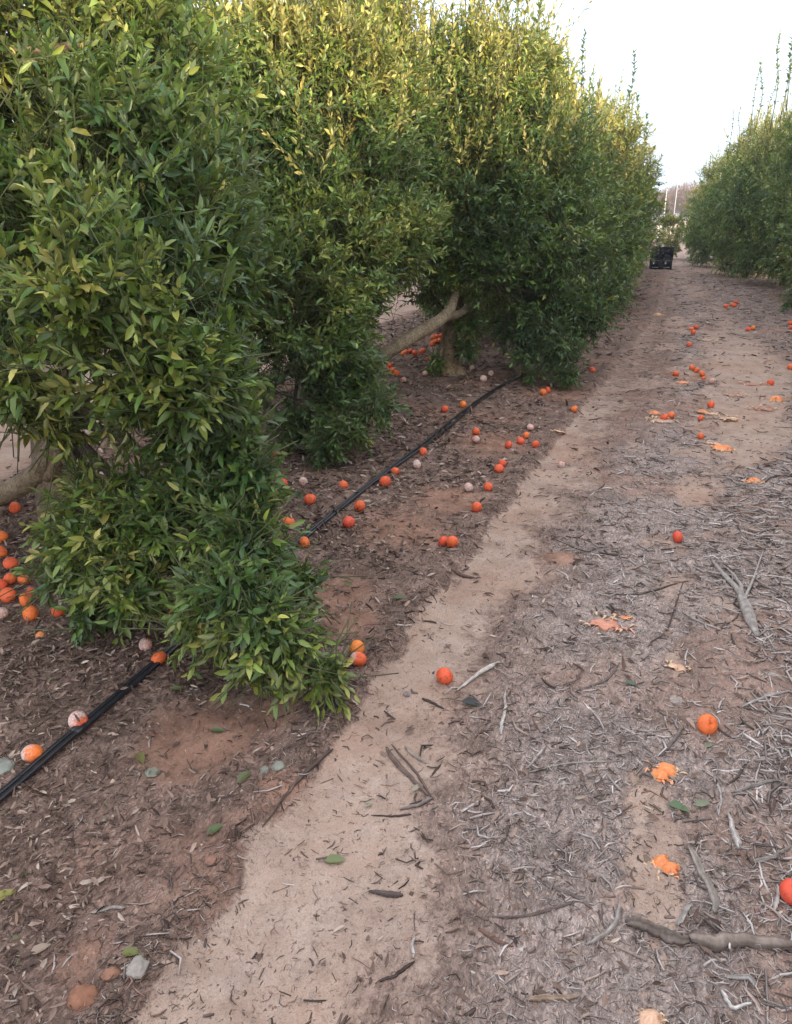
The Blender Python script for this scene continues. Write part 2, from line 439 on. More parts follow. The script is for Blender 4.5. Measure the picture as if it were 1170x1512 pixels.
# ------------------------------------------------------------------ litter (nobody could count it)
def scatter(n, ymax, dens, xlim=None):
    """random ground points in the view wedge, thinning out with distance"""
    out = []; got = 0
    while got < n:
        m = n * 3
        y = .75 * (ymax / .75) ** R.random(m)
        lo = -1.15 * y * .80 - .35; hi = .33 * y + .35
        x = lo + (hi - lo) * R.random(m)
        k = R.random(m) < dens(x, y)
        p = np.stack([x[k], y[k]], -1); out.append(p); got += len(p)
    return np.concatenate(out)[:n]

def ground_normal_dir(P, ang, tilt):
    e = .02
    hx = (height(P[:, 0] + np.cos(ang) * e, P[:, 1] + np.sin(ang) * e) - height(P[:, 0] - np.cos(ang) * e, P[:, 1] - np.sin(ang) * e)) / (2 * e)
    return norm(np.stack([np.cos(ang), np.sin(ang), np.clip(hx, -.4, .4) + tilt], -1))

def palette(n, cols, w, jit=.18):
    c = np.array(cols)[R.choice(len(cols), n, p=np.array(w) / sum(w))]
    return c * np.clip(1 + R.normal(0, jit, (n, 1)), .5, 1.6)

def litter():
    def d_wood(x, y):
        s, r, g, st = zones(x, y)
        c = .5 + .5 * sstep(.4, .6, fbm(np.stack([x, y], -1) * 3.1, 90))
        le = np.interp(y, LE_Y, LE_X); rim = np.exp(-((x - le + .05) / .055) ** 2) * .55 * (1 - sstep(4, 7, y))
        return np.clip(((.26 + .74 * g) * (1 - .80 * s) * (1 - .7 * r) * c + rim), .0, 1) * (x > -3.4)
    def d_leaf(x, y):
        s, r, g, st = zones(x, y)
        le = np.interp(y, LE_Y, LE_X)
        c = .35 + .65 * sstep(.4, .62, fbm(np.stack([x, y], -1) * 2.4, 95))
        return np.clip((1 - .96 * s) * (1 - .8 * r) * (.10 + .90 * sstep(-.05, -.45, x - le)) * (.30 + .70 * sstep(1.35, 2.0, y + .35 * sstep(-1.2, -1.7, x))) * c, 0, 1) * (x > -3.6)
    # splinters of chopped prunings
    n = 80000
    P = scatter(n, 26, d_wood); far = np.sqrt(np.maximum(P[:, 1], 1.2) / 1.6)
    _, _, g, _ = zones(P[:, 0], P[:, 1]); big = .75 + .75 * g * sstep(.25, .6, P[:, 0] + .12 * (R.random(n) - .5))
    L = np.clip(R.lognormal(math.log(.015), .65, n), .005, .11) * far * big; W = np.clip(L * R.uniform(.035, .17, n), .0009, .0085) * far ** .4
    H = W * R.uniform(.25, .7, n)
    ang = R.uniform(0, math.pi, n)
    C = np.stack([P[:, 0], P[:, 1], height(P[:, 0], P[:, 1]) + H * .1 + R.exponential(.0025, n)], -1)
    ca = palette(n, [(.55, .50, .485), (.41, .355, .34), (.27, .22, .20), (.115, .088, .08), (.39, .30, .26)], [2.0, 3.0, 2.6, 1.8, 1.0])
    cb = palette(n, [(.36, .28, .24), (.20, .135, .115), (.12, .08, .068), (.065, .048, .042), (.26, .16, .13)], [.9, 2.4, 3, 1.8, 1.4])
    col = np.where((R.random(n) < .15 + .85 * g)[:, None], ca, cb)
    V, f, c = slivers(C, ground_normal_dir(P, ang, R.normal(.0, .09, n)), L, W, H, R.normal(0, .17, n), col)
    o = obj('wood_chip_litter', mesh('wood_chip_litter', V, f, c, False, M_LITTER)); o['kind'] = 'stuff'
    o['label'] = 'grey and brown splinters of chopped prunings strewn over the ground'
    # dark crumbs and specks that lie on the sandy track too
    n = 12000
    P = scatter(n, 14, lambda x, y: .25 + .75 * sstep(.42, .62, fbm(np.stack([x, y], -1) * 4.3, 97)))
    L = np.clip(R.lognormal(math.log(.0048), .7, n), .0018, .030) * np.minimum(np.sqrt(np.maximum(P[:, 1], 1.2) / 1.4), 1.9); W = L * R.uniform(.12, .5, n); H = W * .4
    C = np.stack([P[:, 0], P[:, 1], height(P[:, 0], P[:, 1]) + H * .1], -1)
    col = palette(n, [(.13, .09, .078), (.20, .145, .125), (.32, .24, .20), (.08, .06, .054)], [3, 3, 2, 1.6])
    V, f, c = slivers(C, ground_normal_dir(P, R.uniform(0, 6.3, n), R.normal(0, .05, n)), L, W, H, R.normal(0, .2, n), col)
    o = obj('twig_crumb_litter', mesh('twig_crumb_litter', V, f, c, False, M_LITTER)); o['kind'] = 'stuff'
    o['label'] = 'small dark crumbs of bark and twig scattered on the sand'
    # curled dry leaves under the trees
    n = 30000
    P = scatter(n, 22, d_leaf); far = np.sqrt(np.maximum(P[:, 1], 1.4) / 1.8)
    L = R.uniform(.010, .040, n) * far; W = L * R.uniform(.08, .20, n)
    ang = R.uniform(0, 2 * math.pi, n); D = ground_normal_dir(P, ang, R.normal(.05, .18, n))
    N = norm(np.stack([R.normal(0, .5, n), R.normal(0, .5, n), np.ones(n)], -1))
    B = np.stack([P[:, 0], P[:, 1], height(P[:, 0], P[:, 1]) + .004 + R.exponential(.004, n)], -1)
    col = palette(n, [(.20, .135, .11), (.13, .085, .07), (.085, .056, .048), (.30, .215, .18), (.42, .34, .29), (.12, .14, .06)], [3, 3.3, 2.2, 1.8, .9, .12])
    V, f, c = leaves(B, D, N, L, W, R.normal(.15, .38, n), col, True)
    V[:, 2] = np.maximum(V[:, 2], height(V[:, 0], V[:, 1]) - .002)
    o = obj('dry_leaf_litter', mesh('dry_leaf_litter', V, f, c, False, M_LITTER)); o['kind'] = 'stuff'
    o['label'] = 'carpet of dry brown citrus leaves under the left row of trees'
    # soil crumbs and grit
    n = 9000
    P = scatter(n, 9, lambda x, y: .2 + .8 * (1 - zones(x, y)[0]))
    s = np.clip(R.lognormal(math.log(.0035), .5, n), .0015, .014)
    a = R.uniform(0, 6.3, n); base = np.array([[1, 0, -.3], [-.5, .87, -.3], [-.5, -.87, -.3], [0, 0, .7]])
    V = np.zeros((n, 4, 3))
    for k in range(4):
        q = base[k][None] * (s * 1.0)[:, None] * R.uniform(.6, 1.3, (n, 3))
        V[:, k, 0] = P[:, 0] + q[:, 0] * np.cos(a) - q[:, 1] * np.sin(a); V[:, k, 1] = P[:, 1] + q[:, 0] * np.sin(a) + q[:, 1] * np.cos(a)
        V[:, k, 2] = height(P[:, 0], P[:, 1]) + q[:, 2] + s * .2
    b = (np.arange(n) * 4)[:, None, None]; T = (np.array([[0, 1, 3], [1, 2, 3], [2, 0, 3]])[None] + b).reshape(-1, 3)
    col = np.repeat(palette(n, [(.26, .165, .125), (.18, .12, .10), (.38, .28, .22), (.42, .38, .35)], [3, 3, 2, .6]), 4, axis=0)
    o = obj('soil_crumb', mesh('soil_crumb', V.reshape(-1, 3), [T], col, False, M_LITTER)); o['kind'] = 'stuff'
    o['label'] = 'crumbs of reddish soil and grit'
litter()

# ------------------------------------------------------------------ trees
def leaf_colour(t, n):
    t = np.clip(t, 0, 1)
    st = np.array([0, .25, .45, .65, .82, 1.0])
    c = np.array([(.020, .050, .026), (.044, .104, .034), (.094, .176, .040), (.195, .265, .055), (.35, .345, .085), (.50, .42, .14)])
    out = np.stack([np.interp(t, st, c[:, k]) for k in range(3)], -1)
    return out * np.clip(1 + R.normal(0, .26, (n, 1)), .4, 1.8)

def twig_leaves(B, D, TL, K, size, tint, hi, aspect=.185, ang=(34, 62), up=.5, floor=None, gap=.12):
    """leafy twigs: bases B, directions D, lengths TL, K leaves on each"""
    n = len(B)
    ref = norm(np.cross(D, norm(R.normal(0, 1, (n, 3))))); ref2 = np.cross(D, ref)
    t = (gap + (1 - gap) * (np.arange(K)[None] + R.random((n, K))) / K)
    ph = np.arange(K)[None] * 2.4 + R.uniform(0, 6.3, (n, 1)) + R.normal(0, .35, (n, K))
    an = np.radians(R.uniform(ang[0], ang[1], (n, K))) * (1.05 - .6 * t ** 2)
    rd = np.cos(ph)[..., None] * ref[:, None] + np.sin(ph)[..., None] * ref2[:, None]
    LD = norm(np.cos(an)[..., None] * D[:, None] + np.sin(an)[..., None] * rd + np.array((0, 0, -.12)))
    LB = B[:, None] + D[:, None] * (t * TL[:, None])[..., None]
    LN = D[:, None] * .8 + np.array((0, 0, up)) + R.normal(0, .62, (n, K, 3))
    LL = size * R.uniform(.50, 1.30, (n, K)) * (1.08 - .35 * t ** 3)
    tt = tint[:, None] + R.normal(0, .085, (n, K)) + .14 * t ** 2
    yel = R.random((n, K)) < .010; tt = np.where(yel, R.uniform(.75, .95, (n, K)), tt)
    m = n * K
    LL = LL.ravel()
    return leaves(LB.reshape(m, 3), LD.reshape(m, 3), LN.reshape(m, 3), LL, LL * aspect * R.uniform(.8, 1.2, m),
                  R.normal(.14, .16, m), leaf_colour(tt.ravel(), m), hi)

def crown(lobes, n, size, hi, tint0=.30, top=(2.0, 3.0), n_top=0, K=11, seed=0, tl=(.14, .30), keep=.82, tint_amp=.60, top_len=(.28, .62), top_tint=.82):
    """leafy twigs spread through the volume of a set of ellipsoids; returns leaf mesh data and twig mesh data"""
    Lb = np.array([list(l) + [1.0] * (7 - len(l)) for l in lobes], float)
    C, Rr = Lb[:, :3], Lb[:, 3:6]
    area = (Rr[:, 0] * Rr[:, 1] + Rr[:, 1] * Rr[:, 2] + Rr[:, 0] * Rr[:, 2]) * Lb[:, 6]
    m = int(n * 5.5); k = R.choice(len(Lb), m, p=area / area.sum())
    d = norm(R.normal(0, 1, (m, 3)))
    rho = np.where(R.random(m) < .80, 1 - .40 * R.random(m) ** 1.6, .35 + .5 * R.random(m))
    rho = rho * (1 + .34 * (fbm(C[k] * 3.1 + d * 1.9, seed + 5) - .5) * 2 * .8)
    P = C[k] + d * Rr[k] * rho[:, None]
    inside = np.zeros(m, bool)
    for j in range(len(Lb)):
        q = np.linalg.norm((P - C[j]) / Rr[j], axis=1)
        inside |= (q < .66) & (k != j)
    pock = .65 * fbm(P * np.array((2.3, 2.3, 2.9)), seed + 17, 2) + .35 * fbm(P * 6.0, seed + 27, 2)
    ok = (~inside | (R.random(m) > keep)) & (P[:, 2] > .04) & (R.random(m) < np.where(Lb[k, 6] > 1, 1, .05 + .95 * sstep(.40, .53, pock)))
    P, d, k = P[ok][:n], d[ok][:n], k[ok][:n]; n = len(P)
    low = sstep(.9, .3, P[:, 2])
    D = norm(d * .75 + R.normal(0, .38, (n, 3)) + np.stack([np.zeros(n), np.zeros(n), .42 - .62 * low], -1))
    TL = R.uniform(tl[0], tl[1], n)
    B = P - D * (TL * .6)[:, None]
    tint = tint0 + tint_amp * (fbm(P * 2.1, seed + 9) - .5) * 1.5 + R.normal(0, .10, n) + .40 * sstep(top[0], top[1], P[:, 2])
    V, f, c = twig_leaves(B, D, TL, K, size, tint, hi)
    ST = [(B - D * .10, D, TL + .10)]
    q = R.choice(n, n // 22); dd = norm(d[q] * .5 + R.normal(0, .6, (len(q), 3)) + np.array((0, 0, -.1)))   # bare dead twigs
    ST.append((P[q] - dd * .25, dd, R.uniform(.22, .50, len(q))))
    if n_top:
        hi_k = np.where(C[:, 2] + Rr[:, 2] > np.quantile(C[:, 2] + Rr[:, 2], .52))[0]
        kk = R.choice(hi_k, n_top); dd = norm(R.normal(0, 1, (n_top, 3)) * np.array((1, 1, .5)) + np.array((0, 0, .9)))
        B2 = C[kk] + dd * Rr[kk] * R.uniform(.55, .95, (n_top, 1))
        D2 = norm(np.array((0, 0, 1.)) + R.normal(0, .28, (n_top, 3))); T2 = R.uniform(top_len[0] * .6, top_len[1], n_top)
        t2 = top_tint + R.normal(0, .12, n_top) + .25 * (fbm(B2 * 2, seed + 3) - .5)
        V2, f2, c2 = twig_leaves(B2, D2, T2, 24, size * .92, t2, hi, .20, (24, 50), .2)
        V, f, c = join([(V, f, c), (V2, f2, c2)])
        ST.append((B2 - D2 * .1, D2, T2 + .1))
    V[:, 2] = np.maximum(V[:, 2], .012)
    B = np.concatenate([s[0] for s in ST]); D = np.concatenate([s[1] for s in ST]); T = np.concatenate([s[2] for s in ST])
    W = np.full(len(B), .0038)
    tv, tf, _ = slivers(B + D * (T / 2)[:, None], D, T, W, W, R.normal(0, .04, len(B)), np.zeros((len(B), 3)))
    tv[:, 2] = np.maximum(tv[:, 2], .004)
    return (V, f, c), (tv, tf)

def shoot_mesh(h, lean, seed, size=.075, tint=.24, dens=40, hi=True):
    rs = np.random.default_rng(seed)
    P = smooth_line([(0, 0, -.15), (lean[0] * .25 * h + rs.normal(0, .02), lean[1] * .25 * h + rs.normal(0, .02), h * .4), (lean[0] * .8 * h + rs.normal(0, .03), lean[1] * .8 * h + rs.normal(0, .03), h * .75), (lean[0] * h, lean[1] * h, h)], 14)
    tv, tf = tube(P, [.006, .004, .002], 5)
    K = max(6, int(h * dens)); t = np.sort(np.clip(np.linspace(.18, 1, K) + rs.normal(0, .03, K), .1, 1))
    B = np.stack([np.interp(t, np.linspace(0, 1, len(P)), P[:, k]) for k in range(3)], -1)
    ph = np.arange(K) * 2.4 + rs.uniform(0, 6); an = np.radians(rs.uniform(40, 72, K)) * (1.05 - .5 * t)
    D = norm(np.stack([np.cos(ph) * np.sin(an), np.sin(ph) * np.sin(an), np.cos(an)], -1))
    L = size * rs.uniform(.75, 1.2, K) * (1.05 - .45 * t)
    V, f, c = leaves(B, D, np.tile([0, 0, 1.], (K, 1)) + rs.normal(0, .25, (K, 3)), L, L * .26, rs.normal(.18, .12, K), leaf_colour(tint + rs.normal(0, .06, K), K), hi)
    return join([(tv, tf, np.tile((.05, .075, .03), (len(tv), 1))), (V, f, c)])

def limb_curve(a, b, sag=.15):
    a, b = np.array(a, float), np.array(b, float); mid = (a + b) / 2 + np.array((0, 0, sag)) + R.normal(0, .06, 3)
    return smooth_line([a, mid, b], 14)

def trunk_mesh(P, rr, rough=.18, seed=0, sides=12):
    return tube(smooth_line(P, 26), rr, sides, rough, seed)

def make_tree(name, label, base, lobes, crown_kw, trunk, trunk_r, fork, n_limbs, extra_limbs=(), shoots=(), group=None, pale=None):
    """lobes, trunk, limbs in world coordinates; the root sits at the trunk's base"""
    base = np.array(base, float)
    root = thing(empty(name, base), label, 'tree', group)
    tv, tf = trunk_mesh(trunk, trunk_r, .2, int(abs(base[1] * 10)))
    obj('trunk', mesh('trunk', tv - base, tf, None, True, M_BARK), root)
    (V, f, c), (sv, sf) = crown(lobes, **crown_kw)
    obj('crown', mesh('crown', V - base, f, c, False, M_LEAF), root)
    o = obj('twig', mesh('twig', sv - base, sf, None, False, M_TWIG), root); o['kind'] = 'stuff'
    idx = R.permutation(len(lobes))[:n_limbs]
    for i in idx:
        P = limb_curve(fork, lobes[i][:3], .12)
        v, ff = tube(P, [.034, .018, .006], 7, .2, i)
        obj('limb', mesh('limb', v - base, ff, None, True, M_WOOD_DARK), root)
    for P, rr, mat in extra_limbs:
        v, ff = trunk_mesh(P, rr, .22, 3)
        obj('limb', mesh('limb', v - base, ff, None, True, mat), root)
    for i, (p, h, lean, size, tint) in enumerate(shoots):
        v, ff, cc = shoot_mesh(h, lean, i + 5, size, tint)
        obj('upright_shoot', mesh('upright_shoot', v, ff, cc, False, M_LEAF), root, np.array(p) - base)
    return root

def lb(px, py, Y, r, sy=1.0, w=1.0):
    p = at_depth(px, py, Y); return (p[0], p[1], p[2], r, r * sy, r, w)

# nearest tree, upper left of the picture
A_l = [lb(60, 60, 2.9, .48), lb(190, 130, 3.0, .48), lb(265, 235, 3.2, .36), lb(110, 260, 2.5, .42), lb(225, 330, 2.6, .40),
       lb(30, 370, 2.3, .36), lb(130, 430, 2.0, .26), lb(235, 435, 2.15, .24), lb(285, 485, 2.3, .16), lb(60, 520, 2.0, .20),
       lb(150, 540, 2.05, .17), lb(250, 545, 2.1, .19), lb(310, 560, 2.25, .13), lb(295, 370, 2.9, .30), lb(250, 480, 2.9, .28), lb(20, 600, 2.05, .08), lb(200, 600, 2.3, .10), lb(80, 620, 2.2, .09, 1, 1.3), lb(265, 650, 2.3, .09, 1, 1.5), lb(300, 690, 2.3, .08, 1, 1.5),
       lb(345, 640, 2.35, .10), lb(360, 710, 2.3, .11), lb(300, 640, 2.4, .12),
       # the skirt that hangs over the hoses
       lb(145, 790, 2.15, .18), lb(210, 765, 2.2, .20), lb(300, 770, 2.2, .20), lb(350, 800, 2.15, .14, 1, 1.2), lb(90, 850, 2.12, .07, 1, 1.5), lb(125, 725, 2.25, .06, 1, 2),
       lb(180, 850, 2.08, .15), lb(260, 850, 2.05, .15), lb(340, 880, 2.0, .15, 1, 1.1), lb(385, 925, 1.96, .12, 1, 1.3), lb(425, 965, 1.95, .08, 1, 1.5), lb(310, 890, 2.0, .08, 1, 1.3), lb(475, 1000, 1.95, .04, 1, 1.5), lb(375, 985, 1.92, .07), lb(490, 1000, 1.97, .03, 1, 3), lb(440, 860, 2.3, .05, 1, 2),
       lb(130, 915, 2.05, .05, 1, 2), lb(290, 940, 2.0, .06, 1, 1.5), lb(200, 890, 2.02, .07, 1, 1.3),
       # far side and upper back
       (-3.1, 3.3, 1.6, .7, .7, .7), (-3.4, 2.6, 2.1, .7, .7, .6), (-2.6, 3.6, 2.2, .6, .6, .6), (-2.9, 2.5, 2.7, .6, .6, .5), (-3.3, 2.0, 1.2, .6, .6, .5), (-2.5, 1.7, 2.2, .5, .5, .4)]
tA = np.array((-2.75, 3.0, 0))
make_tree('citrus_tree', 'nearest citrus tree, filling the upper left, its lowest leafy skirt hanging over the black hoses', tA, A_l,
          dict(n=9000, size=.055, K=13, hi=True, tint0=.36, top=(1.75, 2.6), n_top=26, top_tint=.5, seed=1),
          [tA + (0, 0, -.1), tA + (.02, -.03, .3), tA + (.05, -.02, .62)], [.11, .085, .075], tA + (.05, -.02, .6), 12,
          extra_limbs=[([ground_at(-70, 772) + (0, 0, .02), at_depth(-10, 735, 2.95), at_depth(45, 708, 2.9), at_depth(80, 655, 2.85), at_depth(105, 590, 2.8)], [.06, .055, .05, .04, .03], M_BARK_PALE),
                       ([at_depth(70, 700, 2.92), at_depth(95, 650, 2.85), at_depth(88, 600, 2.8), at_depth(110, 500, 2.7)], [.045, .04, .03, .02], M_BARK_PALE),
                       ([at_depth(92, 640, 2.86), at_depth(118, 675, 2.7), at_depth(140, 730, 2.45), at_depth(200, 790, 2.2)], [.018, .014, .011, .006], M_WOOD_DARK),
                       ([at_depth(-20, 78, 2.7), at_depth(100, 70, 2.7), at_depth(160, 58, 2.75)], [.02, .016, .010], M_BARK)])

# second tree, its long pale limb leans towards the third tree
B_l = [lb(450, 330, 5.2, .50), lb(420, 430, 4.6, .42), lb(500, 385, 5.0, .40), lb(460, 505, 4.6, .38), lb(520, 560, 4.7, .20), lb(420, 560, 4.6, .32), lb(470, 600, 4.5, .22),
       lb(560, 600, 4.5, .12), lb(500, 640, 4.35, .15), lb(480, 665, 4.25, .09), lb(430, 630, 4.5, .12), lb(520, 480, 5.2, .16),
       lb(390, 240, 5.2, .50), lb(480, 210, 5.5, .52), lb(400, 130, 5.2, .42), lb(500, 130, 5.6, .42), lb(440, 90, 5.5, .40), lb(370, 320, 4.9, .4), lb(560, 330, 5.6, .45), lb(540, 240, 5.8, .42),
       lb(330, 130, 5.2, .40), lb(350, 440, 5.0, .4),
       (-3.1, 6.3, 1.4, .7, .7, .7), (-3.3, 5.4, 1.9, .7, .7, .6), (-2.9, 6.0, 2.4, .6, .6, .5), (-2.6, 5.2, 2.2, .6, .6, .5)]
tB = np.array((-2.75, 6.1, 0))
make_tree('citrus_tree', 'second citrus tree of the left row, with a long pale limb leaning over fallen fruit', tB, B_l,
          dict(n=7600, size=.055, K=12, hi=True, tint0=.34, top=(1.8, 2.6), n_top=330, top_len=(.4, .85), seed=2),
          [tB + (0, 0, -.1), tB + (0, .02, .3), tB + (.05, -.02, .6)], [.10, .08, .07], tB + (.05, -.02, .6), 12,
          extra_limbs=[([at_depth(478, 575, 6.05), at_depth(530, 548, 6.2), at_depth(570, 522, 6.3), at_depth(610, 497, 6.5), at_depth(648, 474, 6.7), at_depth(664, 458, 6.85), at_depth(672, 438, 7.0), at_depth(680, 415, 7.3)], [.072, .068, .062, .058, .054, .048, .04, .03], M_BARK_PALE),
                       ([at_depth(655, 468, 6.74), at_depth(680, 462, 7.0), at_depth(710, 440, 7.4)], [.05, .035, .02], M_BARK),
                       ([at_depth(470, 610, 5.9), at_depth(472, 560, 5.5), at_depth(478, 500, 5.2)], [.03, .025, .015], M_BARK)],
          shoots=[(at_depth(345, 60, 5.2), .6, (.05, 0), .06, .8), (at_depth(405, 60, 5.2), .7, (.0, .05), .06, .75), (at_depth(470, 60, 5.4), .7, (.08, 0), .06, .7), (at_depth(525, 70, 5.5), .7, (-.05, 0), .06, .75)])

# third tree
C_l = [lb(600, 340, 7.2, .60), lb(680, 300, 7.3, .70), lb(760, 340, 7.5, .68), lb(825, 410, 7.7, .46), lb(780, 455, 7.5, .40), lb(720, 400, 7.2, .38), lb(820, 510, 7.3, .24), lb(790, 530, 7.2, .18), lb(835, 555, 7.15, .10), lb(795, 490, 7.3, .22),
       lb(620, 240, 7.4, .60), lb(710, 200, 7.6, .66), lb(800, 260, 7.9, .62), lb(560, 300, 7.2, .5), lb(600, 150, 7.5, .52), lb(680, 120, 7.6, .48), lb(750, 140, 7.8, .5), lb(650, 410, 7.1, .26), lb(865, 470, 7.8, .26), lb(590, 380, 7.4, .28), lb(880, 420, 8.2, .36), lb(850, 330, 8.2, .5),
       lb(635, 425, 7.6, .15), lb(700, 415, 7.3, .17), lb(740, 440, 7.2, .15),
       lb(645, 535, 7.35, .05, 1, 3), lb(690, 515, 7.33, .06, 1, 4), lb(694, 478, 7.25, .09, 1, 4), lb(640, 545, 7.32, .04, 1, 3), lb(560, 180, 6.6, .5), lb(550, 90, 6.5, .42), lb(585, 250, 6.8, .5), lb(545, 20, 6.6, .35),
       (-2.3, 8.4, 1.6, .7, .8, .7), (-2.6, 7.8, 2.2, .7, .7, .6), (-2.0, 8.6, 2.4, .6, .6, .5)]
tC = np.append(ground_at(668, 553)[:2], 0)
make_tree('citrus_tree', 'third citrus tree, dark trunk with pale flared base beside the hose end', tC, C_l,
          dict(n=9400, size=.060, hi=False, tint0=.30, top=(1.95, 2.8), n_top=620, top_len=(.4, .95), seed=3),
          [tC + (0, 0, -.1), tC + (-.02, 0, .25), tC + (.0, 0, .55), tC + (.03, .05, .95)], [.085, .08, .075, .065], tC + (.03, .05, .9), 14,
          extra_limbs=[([tC + (-.06, 0, -.03), tC + (-.03, -.02, .06), tC + (-.01, -.01, .15)], [.10, .085, .07], M_BARK_PALE), ([tC + (.09, -.02, -.03), tC + (.08, -.02, .05), tC + (.05, -.01, .13)], [.075, .06, .03], M_BARK_PALE)],
          shoots=[(at_depth(560, 40, 7.4), .8, (.0, 0), .06, .8), (at_depth(600, 30, 7.4), .8, (.05, 0), .06, .75), (at_depth(640, 20, 7.5), .8, (-.03, 0), .06, .8), (at_depth(690, 20, 7.6), .8, (.04, 0), .06, .75),
                  (at_depth(735, 40, 7.7), .7, (.0, 0), .06, .7), (at_depth(765, 60, 7.8), .8, (.06, 0), .07, .4), (at_depth(790, 90, 7.9), .8, (.03, 0), .07, .45)])

# trees further along both rows: three kinds of crown, copied
def generic_lobes(seed):
    rs = np.random.default_rng(seed); L = [(0, 0, 1.45, .8, .95, .95, .5)]
    for z, r, q, k in ((.48, .78, .36, 9), (.95, .92, .44, 9), (1.5, .88, .48, 9), (2.0, .76, .46, 8), (2.4, .48, .40, 6)):
        a0 = rs.uniform(0, 6.3)
        for i in range(k):
            a = a0 + i * 2 * math.pi / k + rs.normal(0, .16); rr = r * rs.uniform(.85, 1.12); s = q * rs.uniform(.75, 1.2)
            L.append((rr * math.cos(a), rr * math.sin(a) * 1.25, z + rs.normal(0, .09), s, s * 1.1, s, 1.0))
    return L

PROTO = []
for v in range(3):
    L = generic_lobes(30 + v)
    (V, f, c), (sv, sf) = crown(L, n=4800, size=.074, hi=False, tint0=.38, top=(1.7, 2.6), n_top=270, seed=60 + v, K=10)
    tv, tf = trunk_mesh([(0, 0, -.1), (.02, 0, .3), (0, .03, .75)], [.10, .075, .065], .2, v)
    PROTO.append(dict(crown=mesh('crown', V, f, c, False, M_LEAF), twig=mesh('twig', sv, sf, None, False, M_TWIG), trunk=mesh('trunk', tv, tf, None, True, M_BARK),
                      limbs=[mesh('limb', *tube(limb_curve((0, .02, .7), L[i][:3], .1), [.034, .018, .006], 6), None, True, M_WOOD_DARK) for i in R.permutation(len(L))[:8]]))
SHOOTS = [mesh('upright_shoot', *(lambda t: (t[0], t[1], t[2]))(shoot_mesh(h, (lx, ly), 90 + i, s, tn)), False, M_LEAF)
          for i, (h, lx, ly, s, tn) in enumerate(((.95, .05, .0, .085, .2), (.8, -.06, .05, .06, .7), (.7, .1, .0, .07, .4), (.9, 0, .06, .06, .65), (.6, .12, .0, .085, .22)))]

def row_tree(x, y, v, rot, sc, label, group, shoots=(), detail=True):
    root = thing(empty('citrus_tree', (x, y, 0), rot), label, 'tree', group); root.scale = sc
    P = PROTO[v]
    for nm in ('trunk', 'crown') + (('twig',) if detail else ()):
        o = obj(nm, P[nm], root)
        if nm == 'twig': o['kind'] = 'stuff'
    if detail:
        for m in P['limbs']: obj('limb', m, root)
    for p, i, s in shoots:
        q = obj('upright_shoot', SHOOTS[i], root)
        w = np.array(p) - np.array((x, y, 0)); c, s_ = math.cos(-rot), math.sin(-rot)
        q.location = ((w[0] * c - w[1] * s_) / sc[0], (w[0] * s_ + w[1] * c) / sc[1], w[2] / sc[2]); q.scale = (s / sc[0], s / sc[1], s / sc[2])
    return root

GL = 'citrus trees of the left row'
row_tree(-1.95, 10.6, 0, .4, (1.0, 1.1, 1.16), 'fourth citrus tree along the left row, behind the third, tall yellowish shoots on top', GL,
         [(at_depth(800, 130, 10.2), 1, 1.1), (at_depth(830, 170, 10.2), 3, .9), (at_depth(775, 90, 10.0), 2, 1.2)])
row_tree(-1.72, 13.4, 1, 2.0, (1.0, 1.1, 1.06), 'fifth citrus tree along the left row, bearing a thin dark leafy shoot against the sky', GL,
         [(at_depth(857, 165, 12.6), 0, 1.05), (at_depth(880, 200, 12.8), 4, 1.0), (at_depth(868, 200, 12.4), 2, 1.0), (at_depth(840, 190, 12.4), 1, 1)])
row_tree(-1.58, 16.2, 2, 4.1, (1.0, 1.1, .98), 'sixth citrus tree along the left row, topped by the tallest dark leafy sprout', GL,
         [(at_depth(928, 205, 15.2), 0, 1.35), (at_depth(938, 220, 15.3), 4, 1.4), (at_depth(952, 235, 15.4), 4, 1.2), (at_depth(903, 225, 15.2), 2, 1.1), (at_depth(915, 225, 15.2), 3, 1.0)])
for i, (x, y, v, rot, lab) in enumerate(((-1.62, 19.1, 0, 3.0, 'seventh citrus tree along the left row, its skirt ending before the black crates'),
                                         (-1.62, 22.0, 1, 5.2, 'eighth citrus tree on the left, partly hiding the stacked black crates'),
                                         (-1.75, 25.2, 2, .9, 'ninth citrus tree on the left, standing directly behind the black crates'))):
    row_tree(x, y, v, rot, (1.0, 1.12, 1.0), lab, GL, detail=i == 0)
GR = 'citrus trees of the right row'
for i, (x, y, v, rot, s, lab) in enumerate(((3.50, 13.6, 2, 1.2, 1.04, 'nearest citrus tree of the right row, cut by the right picture edge'),
                                            (3.10, 16.6, 1, 3.3, 1.04, 'second citrus tree along the right row, dense and dark green to the ground'),
                                            (2.78, 19.8, 0, .2, 1.04, 'third citrus tree along the right row, topped with pale young shoots'),
                                            (2.55, 23.0, 2, 2.6, 1.03, 'fourth citrus tree along the right row, opposite the black crates'),
                                            (2.35, 26.4, 1, 5.0, 1.0, 'fifth citrus tree along the right row, just past the black crates'),
                                            (2.25, 29.8, 0, 1.9, 1.0, 'farthest visible citrus tree of the right row, near the pale pole'))):
    sh = []
    if i == 0: sh = [(at_depth(1140, 175, 13.2), 3, 1.2), (at_depth(1165, 140, 13.4), 1, 1.3), (at_depth(1155, 160, 13.0), 0, 1.0)]
    if i == 1: sh = [(at_depth(1110, 185, 16.0), 3, 1.0), (at_depth(1130, 185, 16.2), 1, 1.0), (at_depth(1118, 175, 16.4), 2, 1.2)]
    if i == 2: sh = [(at_depth(1075, 225, 19.4), 3, .9), (at_depth(1090, 220, 19.6), 1, 1.0)]
    row_tree(x, y, v, rot, (s, s * 1.08, (1.22, 1.34, 1.22, 1.24, 1.05, .9)[i]), lab, GR, sh, detail=i < 3)
